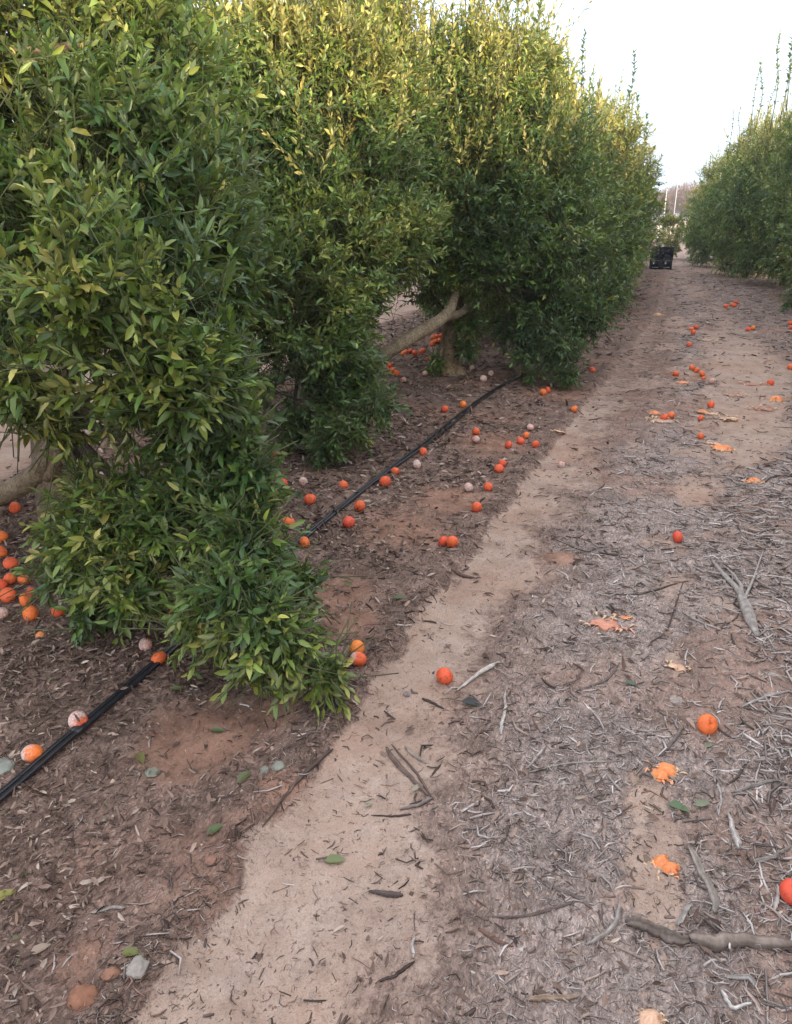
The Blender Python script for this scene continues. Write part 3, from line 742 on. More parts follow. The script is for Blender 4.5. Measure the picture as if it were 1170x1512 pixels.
for i in range(7):      # the right row goes on beside and behind the camera and shades the alley from the low sun
    y = 10.7 - i * 3.0
    row_tree(3.75 + .05 * i, y, i % 3, i * 2.1, (1.04, 1.12, 1.24), 'citrus tree of the right row, out of frame beside the near end of the alley', GR, detail=False)
GB = 'citrus trees of the row behind the left row'
for i in range(7):
    y = 3.2 + i * 3.0
    row_tree(-7.6 + .05 * y, y, i % 3, i * 1.7 + .5, (1.0, 1.1, .95), 'dark citrus tree in the next row, glimpsed through gaps of the left row', GB, detail=False)

# young bush beside the crates
def small_bush():
    p = np.append(ground_at(992, 386)[:2], 0) + (-0.08, 1.3, 0)
    root = thing(empty('citrus_bush', p), 'small yellow-green citrus bush sprouting just behind the black crates', 'bush')
    (V, f, c), (sv, sf) = crown([(-.05, 0, .80, .34, .3, .35), (.12, 0, 1.05, .28, .2, .28), (-.15, .1, 1.2, .22, .2, .2), (.05, 0, .4, .25, .2, .3)], n=330, size=.10, hi=False, tint0=.84, seed=77)
    obj('foliage', mesh('foliage', V, f, c, False, M_LEAF), root)
    for d in ((.3, -.1, .7), (.34, -.1, 1.0), (-.1, 0, .9)):
        obj('stem', mesh('stem', *tube(smooth_line([(0, 0, -.05), (d[0] * .4, d[1] * .4, d[2] * .6), d], 10), [.03, .022, .015], 7), None, True, M_BARK_PALE), root)
small_bush()

# ------------------------------------------------------------------ far background
def bare_tree(px_, top_py, Y, wd, label, seed):
    rs = np.random.default_rng(seed)
    b = at_depth(px_, 330, Y); z0 = float(height(np.array([b[0]]), np.array([b[1]]))[0]); h = at_depth(px_, top_py, Y)[2] - z0
    root = thing(empty('bare_tree', (b[0], b[1], z0)), label, 'tree', 'bare winter trees beyond the grove')
    obj('trunk', mesh('trunk', *tube(smooth_line([(0, 0, -.3), (.1, 0, h * .3), (0, .1, h * .7)], 10), [.16, .12, .05], 7), None, True, M_WOOD_DARK), root)
    n = 2600
    a = rs.normal(0, 1, (n, 3)); a /= np.linalg.norm(a, axis=1, keepdims=True)
    P = a * (rs.random((n, 1)) ** .45) * np.array((wd, wd, h * .44)) + np.array((0, 0, h * .54))
    P += (vnoise(P * .9, seed) - .5)[:, None] * .8
    P[:, 2] = np.clip(P[:, 2], .1, h)
    D = norm(a * .6 + rs.normal(0, .5, (n, 3)) + np.array((0, 0, .5)))
    L = rs.uniform(.35, 1.0, n); W = rs.uniform(.02, .05, n)
    col = np.array([(.20, .135, .115), (.26, .19, .15), (.15, .12, .115), (.28, .17, .11)])[rs.integers(0, 4, n)]
    v, f, c = slivers(P, D, L, W, W * .6, rs.normal(0, .1, n), col)
    obj('crown', mesh('crown', v, f, c, False, M_BARE), root)
for i, (x, ty, Y, w, lab) in enumerate(((945, 292, 128, 4.2, 'bare brownish tree mostly hidden behind the left row, left of the pale pole'), (968, 285, 122, 3.0, 'low bare greyish tree directly left of the pale pole'),
                                        (985, 280, 126, 3.2, 'bare grey-brown tree between the two pale poles'), (1003, 272, 120, 3.6, 'bare purplish tree just right of the second pole'),
                                        (1022, 266, 124, 3.8, 'tallest bare reddish brown tree on the skyline'), (1043, 270, 118, 3.6, 'bare orange-brown tree touching the right row'),
                                        (1066, 276, 126, 4.0, 'bare tree behind the right row, only its crown showing'))):
    bare_tree(x, ty, Y, w, lab, 200 + i)

def pole(px_, base_py, top_py, Y, r, label):
    b = at_depth(px_, base_py, Y); t = at_depth(px_, top_py, Y); z0 = float(height(np.array([b[0]]), np.array([b[1]]))[0]); h = t[2] - z0
    root = thing(empty('utility_pole', (b[0], b[1], z0)), label, 'pole', 'pale poles beyond the grove')
    obj('shaft', mesh('shaft', *tube(np.array([(0, 0, -.2), (0, 0, h * .5), (0, 0, h)]), [r, r * .9, r * .8], 10), None, True, M_POLE), root)
    obj('cap', mesh('cap', *tube(np.array([(0, 0, h - .02), (0, 0, h + .10), (0, 0, h + .16)]), [r * 1.25, r * 1.3, r * .5], 10), None, True, M_POLE), root)
pole(978.5, 337, 282, 80, .055, 'pale pole rising in front of the bare trees above the crates')
pole(993.5, 333, 274, 108, .05, 'fainter second pole farther off among the bare trees')

# ------------------------------------------------------------------ harvest crates
def box(a, b):
    (x0, y0, z0), (x1, y1, z1) = a, b
    V = np.array([(x0, y0, z0), (x1, y0, z0), (x1, y1, z0), (x0, y1, z0), (x0, y0, z1), (x1, y0, z1), (x1, y1, z1), (x0, y1, z1)], float)
    return V, [np.array([(0, 3, 2, 1), (4, 5, 6, 7), (0, 1, 5, 4), (1, 2, 6, 5), (2, 3, 7, 6), (3, 0, 4, 7)])], None

def crate_mesh(w, d, h):
    p = []; t = .012
    for sx in (-1, 1):
        for sy in (-1, 1): p.append(box((sx * w / 2 - .02, sy * d / 2 - .02, 0), (sx * w / 2 + .02, sy * d / 2 + .02, h - .034)))
    p.append(box((-w / 2 - .018, -d / 2 - .018, .004), (w / 2 + .018, d / 2 + .018, .016)))
    for k, (z0, z1) in enumerate(((.018, .085), (.105, .20), (.215, .235), (.25, h - .036))):
        for s in (-1, 1):
            p.append(box((-w / 2 + .021, s * d / 2 - t / 2, z0), (w / 2 - .021, s * d / 2 + t / 2, z1)))
            p.append(box((s * w / 2 - t / 2, -d / 2 + .021, z0), (s * w / 2 + t / 2, d / 2 - .021, z1)))
    for s in (-1, 1):
        p.append(box((-w / 2 - .026, s * d / 2 - .026, h - .032), (w / 2 + .026, s * d / 2 + .026, h)))
        p.append(box((s * w / 2 - .026, -d / 2 + .027, h - .031), (s * w / 2 + .026, d / 2 - .027, h - .001)))
    for x in np.linspace(-w / 2 + .06, w / 2 - .06, 5):
        for s in (-1, 1):
            y0 = s * (d / 2 + t / 2 + .0045); p.append(box((x - .004, y0 - .004, .02), (x + .004, y0 + .004, h - .036)))
    return join(p)[:2]

def crates():
    yb = 24.6; xl, xm, xr = (at_depth(x, 397, yb)[0] for x in (958, 975.5, 992.5)); w = (xr - xm) - .05; h = .305; d = .56
    body = mesh('body', *crate_mesh(w, d, h), None, False, M_CRATE)
    a = np.linspace(0, 2 * math.pi, 20, endpoint=False)
    disc = np.stack([.026 * np.cos(a), np.zeros(20), .046 * np.sin(a)], -1)
    lab_v = np.concatenate([disc, disc + (0, .003, 0)]); i = np.arange(20); j = (i + 1) % 20
    lab = mesh('label', lab_v, [np.stack([i, j, j + 20, i + 20], -1), np.arange(20)[None], np.arange(20, 40)[None, ::-1]], None, False, M_WHITE)
    strip = mesh('print_line', *box((-w * .32, -.0015, -.008), (w * .32, .0015, .008))[:2], None, False, M_WHITE)
    names = {(0, 0): 'lower black crate of the left stack, half hidden by leaves', (0, 1): 'upper black crate of the left stack, behind leaves',
             (1, 0): 'lower black crate of the right stack, white oval label on its side', (1, 1): 'upper black crate of the right stack, open top towards the path end'}
    for s, cx in ((0, (xl + xm) / 2), (1, (xm + xr) / 2)):
        z = float(height(np.array([cx]), np.array([yb + d / 2]))[0]) - .004
        for lv in (0, 1):
            root = thing(empty('harvest_crate', (cx, yb + d / 2 + s * .03, z + lv * (h - .0)), .03 - s * .05), names[(s, lv)], 'crate', 'black harvest crates at the end of the path')
            obj('body', body, root)
            if lv == 0:
                obj('label', lab, root, (-.05 + .02 * s, -d / 2 - .0195, .185)); obj('print_line', strip, root, (0, -d / 2 - .0165, .05))
            else:
                obj('print_line', strip, root, (.03, -d / 2 - .0165, .222), scale=(.35, 1, .8))
crates()

# ------------------------------------------------------------------ drip hoses
def hoses():
    lines = [([(-60, 1230), (0, 1180), (50, 1137), (110, 1086), (180, 1025), (250, 962), (320, 903), (400, 838), (480, 770), (560, 703), (610, 671), (650, 640), (700, 594), (745, 566), (800, 540)], 'upper of two black drip hoses lying side by side under the left row', 0),
             (None, 'lower of two black drip hoses, nearer the sandy track', 1)]
    for pts, lab, k in lines:
        r = .0085
        if pts: P = first = smooth_line(np.array([ground_at(x, y) for x, y in pts]), 150)
        else: P = first + np.array((.0178, 0, 0)) + np.array((.03, 0, 0)) * (sstep(4.6, 5.2, first[:, 1]) * (1 - sstep(5.6, 6.4, first[:, 1])))[:, None]
        P = P.copy(); k5 = np.ones(23) / 23
        for q in (0, 1): P[:, q] = np.convolve(np.pad(P[:, q], 11, mode='reflect', reflect_type='odd'), k5, 'valid')
        zz = height(P[:, 0], P[:, 1]); zz = np.maximum.reduce([zz, np.roll(zz, 1), np.roll(zz, -1)]); ker = np.ones(41) / 41
        P[:, 2] = np.convolve(np.pad(zz, 20, mode='edge'), ker, 'valid') + r + .006
        v, f = tube(P, [r, r], 10)
        b = P[0].copy()
        o = thing(obj('drip_hose', mesh('drip_hose', v - b, f, None, True, M_HOSE), None, b), lab, 'hose', 'black drip hoses along the left row')
        for q in (30, 75, 112):
            c = P[q] - b; D = norm((P[q + 1] - P[q - 1])[None])[0]
            vv, ff = tube(np.array([c - D * .022, c - D * .018, c + D * .018, c + D * .022]), [r * 1.05, r * 1.28, r * 1.28, r * 1.05], 10)
            obj('emitter', mesh('emitter', vv, ff, None, True, M_HOSE), o)
hoses()

# ------------------------------------------------------------------ fruit
def fruit_mesh(seed, oblate=.88, dent=.10, flat=0.0, mat=None):
    rs = np.random.default_rng(seed); nu, nv = (22, 14) if dent < .3 else (40, 36)
    th = np.linspace(0, math.pi, nv + 1)[1:-1]; ph = np.linspace(0, 2 * math.pi, nu, endpoint=False)
    T, Pp = np.meshgrid(th, ph, indexing='ij')
    d = np.stack([np.sin(T) * np.cos(Pp), np.sin(T) * np.sin(Pp), np.cos(T)], -1).reshape(-1, 3)
    d = np.concatenate([d, [[0, 0, 1.], [0, 0, -1.]]])
    r = 1 + .09 * (fbm(d * 1.4 + seed * 3.1, seed) - .5) * 2 * .6 + .02 * (fbm(d * 5 + seed, seed + 1) - .5)
    polar = np.hypot(d[:, 0], d[:, 1])
    r = r - dent * np.exp(-(polar / (.28 if dent < .3 else .20)) ** 2) * (d[:, 2] > 0) - dent * .4 * np.exp(-(polar / .2) ** 2) * (d[:, 2] < 0)
    V = d * r[:, None] * np.array((1, 1, oblate)) * .5
    if flat:
        q = rs.normal(0, 1, 3); q /= np.linalg.norm(q); s = V @ q
        V = V - np.outer(np.maximum(s - (.5 - flat), 0) * .85, q)
    k = nv - 1; i = np.arange(k - 1)[:, None] * nu; j = np.arange(nu)[None]; j2 = (j + 1) % nu
    Q = np.stack([i + j, i + nu + j, i + nu + j2, i + j2], -1).reshape(-1, 4)
    jj = np.arange(nu); jn = (jj + 1) % nu; m = k * nu
    tri = np.concatenate([np.stack([np.full(nu, m), jj, jn], -1), np.stack([np.full(nu, m + 1), (k - 1) * nu + jn, (k - 1) * nu + jj], -1)])
    return mesh('fruit', V, [Q, tri], None, True, mat)

WH = [fruit_mesh(i, .86 + .02 * i, .10 + .02 * (i % 3), .0 if i % 2 else .07, M_FRUIT) for i in range(5)]
HF = [fruit_mesh(20 + i, .88, .08, .10, M_HALF) for i in range(2)]
MO = [fruit_mesh(30 + i, .86, .06, .14, M_MOULD) for i in range(3)]
DENT = fruit_mesh(44, .74, .40, .05, M_FRUIT)
a_ = np.linspace(0, 2 * math.pi, 10, endpoint=False)
def scar_mesh():
    r = np.where(np.arange(10) % 2 == 0, .085, .045)
    V = np.concatenate([np.stack([r * np.cos(a_), r * np.sin(a_), np.zeros(10)], -1), [[0, 0, .035]], [[0, 0, -.02]]])
    i = np.arange(10); j = (i + 1) % 10
    return mesh('stem_scar', V, [np.stack([i, j, np.full(10, 10)], -1), np.stack([j, i, np.full(10, 11)], -1)], None, False, M_TWIG)
SCAR = scar_mesh()

def torn_sheet(rs, size, ragged=.35, dome=.25, n=26, rings=5, tear=None):
    """a ragged, cupped piece of peel with thickness"""
    a = np.linspace(0, 2 * math.pi, n, endpoint=False)
    rr = 1 + ragged * (sum(math.cos(1) * .34 / (k ** .4) * np.cos(k * a + rs.uniform(0, 6.3)) for k in (2, 3, 4, 6)) + .10 * (rs.random(n) - .5))
    if tear is not None: rr = rr * (1 - .75 * np.exp(-((np.angle(np.exp(1j * (a - tear)))) / .30) ** 2))
    V = [[0, 0, dome]]
    for k in range(1, rings + 1):
        t = k / rings
        for i in range(n):
            q = t * (rr[i] * t + (1 - t)); V.append([q * math.cos(a[i]), q * math.sin(a[i]) * .8, dome * (1 - t ** 2.2) + .06 * math.sin(3 * a[i] + size * 90) * t + .02 * rs.normal() * t])
    V = np.array(V) * size / 2; m = len(V)
    low = V.copy(); low[:, 2] -= size * .035
    F = []; T = []
    for i in range(n):
        j = (i + 1) % n; T.append((0, 1 + i, 1 + j)); T.append((m, m + 1 + j, m + 1 + i))
        for k in range(rings - 1):
            b = 1 + k * n; F.append((b + i, b + n + i, b + n + j, b + j)); F.append((m + b + j, m + b + n + j, m + b + n + i, m + b + i))
        b = 1 + (rings - 1) * n; F.append((b + i, m + b + i, m + b + j, b + j))
    return np.concatenate([V, low]), [np.array(F), np.array(T)]

def pulp_mesh(rs, size, n=9, flat=.5, col=(.72, .36, .16)):
    """fibrous strands and lumps of burst flesh lying on the ground"""
    parts = []
    for k in range(n):
        a = rs.uniform(0, 6.3); r0 = size * rs.uniform(.28, .60); L = size * rs.uniform(.10, .28); b = a + rs.normal(0, .9)
        p0 = np.array((r0 * math.cos(a), r0 * math.sin(a) * .7, size * .03)); p1 = p0 + np.array((L * math.cos(b), L * math.sin(b), 0))
        mid = (p0 + p1) / 2 + np.array((0, 0, size * .05)) + rs.normal(0, size * .04, 3) * np.array((1, 1, .2))
        v, f = tube(smooth_line([p0, mid, p1], 8), [size * .016, size * rs.uniform(.028, .05), size * .012], 6, .4, k, True, flat)
        c = np.array(col) * rs.uniform(.75, 1.2); c = c * (.25 if k % 3 else 1) + np.array((.70, .55, .38)) * (.75 if k % 3 else 0)
        parts.append((v, f, c))
    v, f = torn_sheet(rs, size * .75, .45, .04, 18, 3); parts.append((v + np.array((0, 0, size * .02)), f, np.tile(np.array(col) * .8, (len(v), 1))))
    return join(parts)

def squashed(px, py, size, label, seed, group=None, peels=1, pulp=9, pale=False, flat=False, rot=0):
    rs = np.random.default_rng(seed); g = ground_at(px, py)
    root = thing(empty('squashed_orange', g, rot), label, 'fruit', group)
    for k in range(peels):
        col = (.82, .27, .10) if not pale else (.64, .40, .28)
        v, f = torn_sheet(rs, size * (.72 if peels > 1 else .8) * rs.uniform(.8, 1.05), .5, .16 if flat else .60, tear=rs.uniform(0, 6.3))
        c = np.tile(np.array(col) * rs.uniform(.85, 1.15), (len(v), 1)); hv = len(v) // 2; c[hv:] = (.70, .48, .32); c[hv - 26:hv] = c[hv - 26:hv] * .35 + np.array((.72, .55, .36)) * .65; c[1:hv] *= (.82 + .36 * rs.random(hv - 1))[:, None]
        off = (size * (.19 * math.cos(k * 2.6 + seed) if peels > 1 else 0), size * (.15 * math.sin(k * 2.6 + seed) if peels > 1 else 0), size * .02)
        o = obj('peel', mesh('peel', v, f, c, True, M_PEEL), root, off, (rs.normal(0, .22), rs.normal(0, .22), rs.uniform(0, 6.3)))
    v, f, c = pulp_mesh(rs, size, max(9, pulp + 3), .5, (.80, .36, .19) if not pale else (.68, .42, .30))
    obj('pulp', mesh('pulp', v, f, c, True, M_PULP), root)
    return root

def smear(px, py, size, label, seed, group=None, col=(.66, .30, .21)):
    rs = np.random.default_rng(seed); g = ground_at(px, py); root = thing(empty('fruit_pulp', g), label, 'fruit', group)
    v, f, c = pulp_mesh(rs, size, 16, .35, col)
    v2, f2 = torn_sheet(rs, size * .6, .7, .05); c2 = np.tile(np.array(col) * .92, (len(v2), 1))
    o = obj('flesh', mesh('flesh', v2, f2, c2, True, M_PULP), root, (-size * .12, -size * .05, .004))
    obj('strands', mesh('strands', v, f, c, True, M_PULP), root)
    return root

FR = np.random.default_rng(99)
def fruit(px, py, kind, d, label, group=None, rot=None, scar=False):
    """kind: w whole, h partly mouldy, m mouldy, d dimpled; d diameter in cm"""
    d = d / 100. * (1 - .13 * float(sstep(2.5, 5, ground_at(px, py)[1]))); nm = {'w': 'orange', 'h': 'mouldy_orange', 'm': 'mouldy_orange', 'd': 'orange'}[kind]
    me = {'w': WH, 'h': HF, 'm': MO, 'd': [DENT]}[kind]; me = me[FR.integers(len(me))]
    g = ground_at(px, py, d * .37)
    o = obj(nm, me, None, g, rot if rot is not None else (FR.uniform(-1.4, 1.4), FR.uniform(-1.4, 1.4), FR.uniform(0, 6.3)), (d, d * FR.uniform(.92, 1.04), d * FR.uniform(.90, 1.03)))
    thing(o, label, 'fruit', group)
    if scar or FR.random() < .22 and kind == 'w': obj('stem_scar', SCAR, o, (0, 0, .34))
    return o

G1 = 'whole oranges fallen on the path'; G2 = 'whole oranges fallen beside the hoses'; G3 = 'mouldy fallen oranges'; G4 = 'squashed oranges on the path'
G5 = 'oranges under the nearest tree'; G6 = 'oranges fallen behind the pale limb'
# --- path, near to far
fruit(657, 998, 'w', 6.2, 'bruised orange on the sandy track beside a bleached stick', G1, (.9, .2, 2.0), True)
fruit(1045, 1070, 'd', 6.3, 'flattened orange with a dimple in its top, on grey mulch', G1, (.95, .12, .4))
squashed(978, 1143, .105, 'burst orange with ragged pale edges, just below the dimpled orange', 11, G4, 2, 12)
squashed(982, 1280, .088, 'torn folded orange peel on bare sand above the thick log', 12, G4, 2, 6)
fruit(1173, 1318, 'w', 6.6, 'red-orange fruit cut off by the right picture edge, right of the log pile', G1, (.2, .1, 0))
squashed(962, 1510, .08, 'scrap of squashed orange cut off by the bottom picture edge', 14, G4, 1, 5, True)
smear(898, 922, .15, 'flattened pink smear of orange flesh in the middle of the path', 15, G4)
squashed(925, 912, .06, 'strip of red peel beside the flattened pink smear', 16, G4, 1, 3, False, True)
squashed(1000, 986, .085, 'dried pale peel scrap among brown leaves, above the dimpled orange', 17, G4, 1, 8, True, True)
fruit(1001, 793, 'w', 6.6, 'lone bright orange on sand left of the forked dead branch', G1)
squashed(1112, 712, .12, 'small burst orange alone on the far grey mulch, above the forked branch', 18, G4, 1, 9)
squashed(1066, 664, .15, 'broken orange with pale flesh spread out, below the peel heap', 19, G4, 2, 12)
smear(1055, 655, .12, 'pale flesh scraps just behind the broken orange', 20, G4, (.70, .45, .36))
fruit(1035, 644, 'w', 6.0, 'small orange between the peel heap and the broken orange', G1)
fruit(1050, 597, 'w', 7.4, 'orange standing clear just behind the peel heap', G1)
squashed(1037, 609, .11, 'open orange peel at the left of the peel heap', 22, G4, 1, 7)
fruit(1035, 617, 'w', 5.6, 'small orange at the near corner of the peel heap', G1)
smear(1052, 611, .14, 'pale cream flesh in the middle of the peel heap', 23, G4, (.74, .50, .38))
squashed(1078, 619, .17, 'flat strips of orange peel at the right of the peel heap', 24, G4, 3, 8, True, True)
squashed(967, 611, .12, 'cracked pale orange at the left of the three crushed together', 25, G4, 1, 6)
fruit(981, 616, 'd', 7.2, 'dark crushed orange in the middle of the three together', G1)
fruit(991, 613, 'w', 7.0, 'rounder orange at the right of the three crushed together', G1)
smear(980, 622, .22, 'pale thin flesh spread in front of the three crushed oranges', 26, G4, (.60, .40, .30))
fruit(848, 604, 'w', 6.8, 'lone orange on sand beyond the skirt of the third tree', G1)
fruit(802, 579, 'w', 7.2, 'orange at the hem of the third tree, the nearer of a touching pair', G1)
fruit(809, 576, 'w', 7.0, 'orange at the hem of the third tree, the farther of a touching pair', G1)
fruit(875, 546, 'w', 7.0, 'orange farther up the left edge of the track, near drooping leaves', G1)
squashed(836, 559, .09, 'small pale crushed orange beneath the drooping leaves of the third tree', 27, G4, 1, 4, True)
fruit(998, 552, 'w', 7.2, 'orange lying apart, left of the line of four', G1)
fruit(1022, 543, 'w', 7.2, 'first and farthest orange in the line of four', G1)
fruit(1029, 547, 'w', 7.2, 'second orange in the line of four', G1)
fruit(1037, 552, 'w', 7.6, 'third and largest orange in the line of four', G1)
fruit(1039, 559, 'w', 5.4, 'smallest and nearest orange in the line of four', G1)
squashed(1009, 565, .13, 'flat crushed orange in front of the line of four', 28, G4, 1, 6, False, True)
fruit(1052, 563, 'm', 7.4, 'white oval mouldy orange right of the line of four', G3)
fruit(1018, 509, 'w', 7.6, 'single orange in front of the far cluster of three', G1)
for q, (x, y) in enumerate(((1021, 486), (1028, 483), (1024, 491))):
    fruit(x, y, 'w', 8.2, ('left orange of the far cluster of three', 'right orange of the far cluster of three', 'nearest orange of the far cluster of three')[q], G1)
squashed(1045, 503, .2, 'pale curl of peel right of the far single orange', 29, G4, 1, 4, True, True)
squashed(970, 466, .2, 'pale peel scrap alone on the far left side of the path', 30, G4, 1, 5, True)
fruit(1105, 486, 'w', 8.0, 'left one of a far pair of oranges under the right row', G1)
fruit(1112, 484, 'w', 8.0, 'right one of a far pair of oranges under the right row', G1)
fruit(1167, 477, 'w', 8.2, 'upper orange at the right picture edge below the right row', G1)
fruit(1168, 484, 'w', 7.6, 'lower orange at the right picture edge below the right row', G1)
fruit(1168, 542, 'w', 8.0, 'orange with pale split skin at the right picture edge', G1)
fruit(1138, 565, 'w', 7.6, 'orange on the right wheel track in front of one at the picture edge', G1)
squashed(1147, 592, .16, 'open burst orange on the right wheel track', 31, G4, 1, 9)
smear(1128, 604, .20, 'faint red flesh smear left below the open burst orange', 32, G4, (.52, .27, .20))
smear(1087, 584, .17, 'pinkish flesh smear between the line of four and the burst orange', 33, G4, (.58, .33, .25))
smear(1112, 568, .20, 'reddish flesh smear left of the orange on the right wheel track', 34, G4, (.48, .24, .19))
for x, y in ((1072, 452), (1080, 450), (1087, 446), (1085, 451)):
    fruit(x, y, 'w', 8.6, 'far orange in the little heap at the foot of the right row', 'far oranges at the foot of the right row')
# --- left side, beyond the hoses and between hoses and track
fruit(703, 637, 'w', 7.0, 'orange touching the pale mouldy one in front of it', G2)
fruit(703, 649, 'm', 7.0, 'round whitish mouldy orange touching an orange behind it', G3)
fruit(751, 657, 'w', 6.6, 'orange at the left end of the group beside the track', G2)
fruit(769, 651, 'w', 6.6, 'orange in the middle of the group beside the track', G2)
fruit(777, 643, 'w', 6.4, 'farthest orange of the group beside the track', G2)
fruit(791, 656, 'w', 6.2, 'orange at the right end of the group, on the track edge', G2)
fruit(783, 631, 'm', 6.4, 'white mouldy fruit behind the group beside the track', G3)
squashed(826, 638, .12, 'flat white strip of dried peel on the sandy track', 41, G3, 1, 5, True, True)
fruit(829, 686, 'm', 5.6, 'whitish mouldy fruit standing alone on the sandy track', G3)
fruit(742, 684, 'w', 6.0, 'farther orange of the pair between hose and track', G2)
fruit(737, 692, 'w', 7.2, 'nearer and larger orange of the pair between hose and track', G2)
fruit(721, 719, 'w', 6.2, 'yellowish orange right of a pink mouldy one', G2)
fruit(692, 720, 'm', 6.6, 'pink mouldy orange left of a yellowish orange', G3)
fruit(704, 749, 'w', 6.6, 'orange below the pink mouldy one, at the track edge', G2)
fruit(655, 799, 'w', 5.6, 'left and smaller of two touching oranges on the bare soil', G2)
fruit(668, 800, 'w', 6.6, 'right and larger of two touching oranges on the bare soil', G2)
fruit(625, 667, 'w', 6.6, 'orange touching the hose beside a pale dry twig', G2)
fruit(616, 686, 'm', 7.2, 'large whitish mouldy orange in front of the hose', G3)
fruit(584, 696, 'w', 6.4, 'smaller orange just beyond the hose middle, next to a larger one', G2)
fruit(569, 711, 'w', 7.6, 'larger red orange pressed against the near side of the hose', G2)
fruit(531, 747, 'w', 7.0, 'orange below the hose, upper of two one above the other', G2)
fruit(515, 771, 'w', 6.8, 'yellowish orange below the hose, lower of two one above the other', G2)
fruit(507, 717, 'w', 6.4, 'orange on leaf litter above the hose, right of a dry stick', G2)
fruit(458, 737, 'w', 7.0, 'red orange alone on leaf litter, below a pale mouldy one', G2)
fruit(448, 711, 'm', 6.0, 'pale pink mouldy fruit above the lone red orange', G3)
fruit(419, 714, 'w', 6.4, 'orange between two pale mouldy fruits near the foliage', G2)
fruit(406, 728, 'm', 5.4, 'small pink mouldy fruit, hollow, right of a red orange', G3)
fruit(389, 722, 'w', 7.2, 'red orange touching the hanging foliage of the nearest tree', G2)
fruit(408, 668, 'w', 6.6, 'dull orange in shade between the first and second trees', G2)
fruit(426, 771, 'w', 6.8, 'orange with a torn base at the edge of the hanging foliage', G2)
fruit(450, 801, 'w', 6.0, 'orange half hidden beyond the hose, near the foliage edge', G2)
fruit(385, 860, 'w', 6.0, 'orange beside the hose where it goes into the foliage', G2)
fruit(383, 815, 'w', 5.6, 'orange glimpsed among leaves just above the hose', G2)
fruit(527, 957, 'w', 6.0, 'orange resting against a half mouldy one at the track edge', G1, (1.2, .4, 1.0))
fruit(529, 973, 'h', 6.2, 'half white mouldy orange in front of a whole one at the track edge', G3, (.2, .1, 2.9))
fruit(684, 597, 'w', 7.2, 'red orange beyond the hose near its far end', G2)
fruit(657, 604, 'w', 7.0, 'dull crushed orange beyond the hose, left of the red one', G2)
fruit(235, 972, 'w', 5.8, 'orange pinned behind the hose below the leafy skirt', G2)
fruit(215, 952, 'm', 5.4, 'crumpled white mouldy fruit above the orange pinned by the hose', G3)
fruit(237, 911, 'w', 5.4, 'red orange in the shade under the leafy skirt', G5)
fruit(255, 905, 'd', 4.6, 'broken orange right of the red one under the leafy skirt', G5)
fruit(183, 862, 'w', 5.4, 'red orange deep behind the leafy skirt', G5)
fruit(330, 830, 'w', 5.6, 'dark red orange showing between leaves of the skirt', G5)
fruit(116, 1065, 'h', 6.6, 'orange with a pinkish white mouldy top, touching the hose', G3, (.0, -1.0, 3.4))
fruit(48, 1113, 'h', 6.2, 'flattened orange with white mould on its left, near the hose', G3, (.2, .1, 3.3))
squashed(60, 938, .055, 'torn scrap of orange peel with white mould under the nearest tree', 51, G3, 1, 4)
fruit(45, 906, 'w', 6.4, 'bright red orange, nearest of those piled at the left picture edge', G5)
fruit(86, 903, 'w', 5.0, 'orange with a dark hollow, right of the bright red one', G5)
fruit(12, 879, 'w', 6.6, 'round orange at the left picture edge above a pale fruit', G5)
fruit(37, 886, 'd', 6.0, 'flattened orange between the round one and the foliage', G5)
fruit(47, 876, 'w', 5.0, 'small orange behind the flattened one', G5)
fruit(16, 832, 'w', 6.4, 'deep red orange farther back at the left picture edge', G5)
fruit(15, 855, 'w', 5.4, 'small pinkish orange below the deep red one', G5)
fruit(36, 856, 'w', 5.4, 'small orange half covered by leaf tips, right of the pinkish one', G5)
fruit(2, 864, 'w', 5.4, 'orange cut by the left picture edge, above the round one', G5)
fruit(2, 793, 'w', 6.4, 'orange cut by the left picture edge, farther up the bright ground', G5)
fruit(1, 815, 'w', 6.2, 'orange cut by the left picture edge, behind the deep red one', G5)
fruit(2, 906, 'm', 5.6, 'pale mouldy fruit at the left picture edge', G3)
fruit(22, 750, 'w', 6.6, 'red orange squeezed under the thick pale limb at far left', G5)
# --- behind the pale limb, under the second and third trees
for x, y in ((568, 534), (576, 540), (572, 546), (580, 547), (586, 551)):
    fruit(x, y, 'w', 7.4, 'red orange in the heap right under the pale leaning limb', 'heap of red oranges under the leaning limb')
for x, y in ((600, 520), (607, 519), (613, 521), (623, 520), (625, 517), (596, 522)):
    fruit(x, y, 'w', 7.6, 'dull orange in the row of fruit behind the leaning limb', G6)
for x, y in ((640, 498), (646, 497), (651, 496), (644, 504), (638, 508), (649, 503), (655, 500)):
    fruit(x, y, 'w', 8.0, 'far red orange in the pile left of the dark trunk', 'far pile of oranges left of the dark trunk')
fruit(632, 531, 'w', 7.0, 'red orange alone between the fruit row and the dark trunk', G6)
fruit(631, 545, 'w', 7.2, 'dark red orange behind a pale mouldy one left of the dark trunk', G6)
fruit(628, 551, 'm', 6.8, 'pale mouldy fruit in front of a dark red one, left of the trunk', G3)
fruit(596, 561, 'm', 7.0, 'round white mouldy fruit alone on dark litter', G3)
fruit(697, 543, 'm', 6.2, 'small pale mouldy fruit right of the pale trunk base', G3)
fruit(714, 559, 'm', 8.0, 'large white mouldy fruit near the far end of the hose', G3)
fruit(725, 551, 'm', 7.0, 'white mouldy fruit behind the large white one near the hose end', G3)
fruit(690, 502, 'w', 8.0, 'orange right of the dark trunk, behind the leafy suckers', G6)
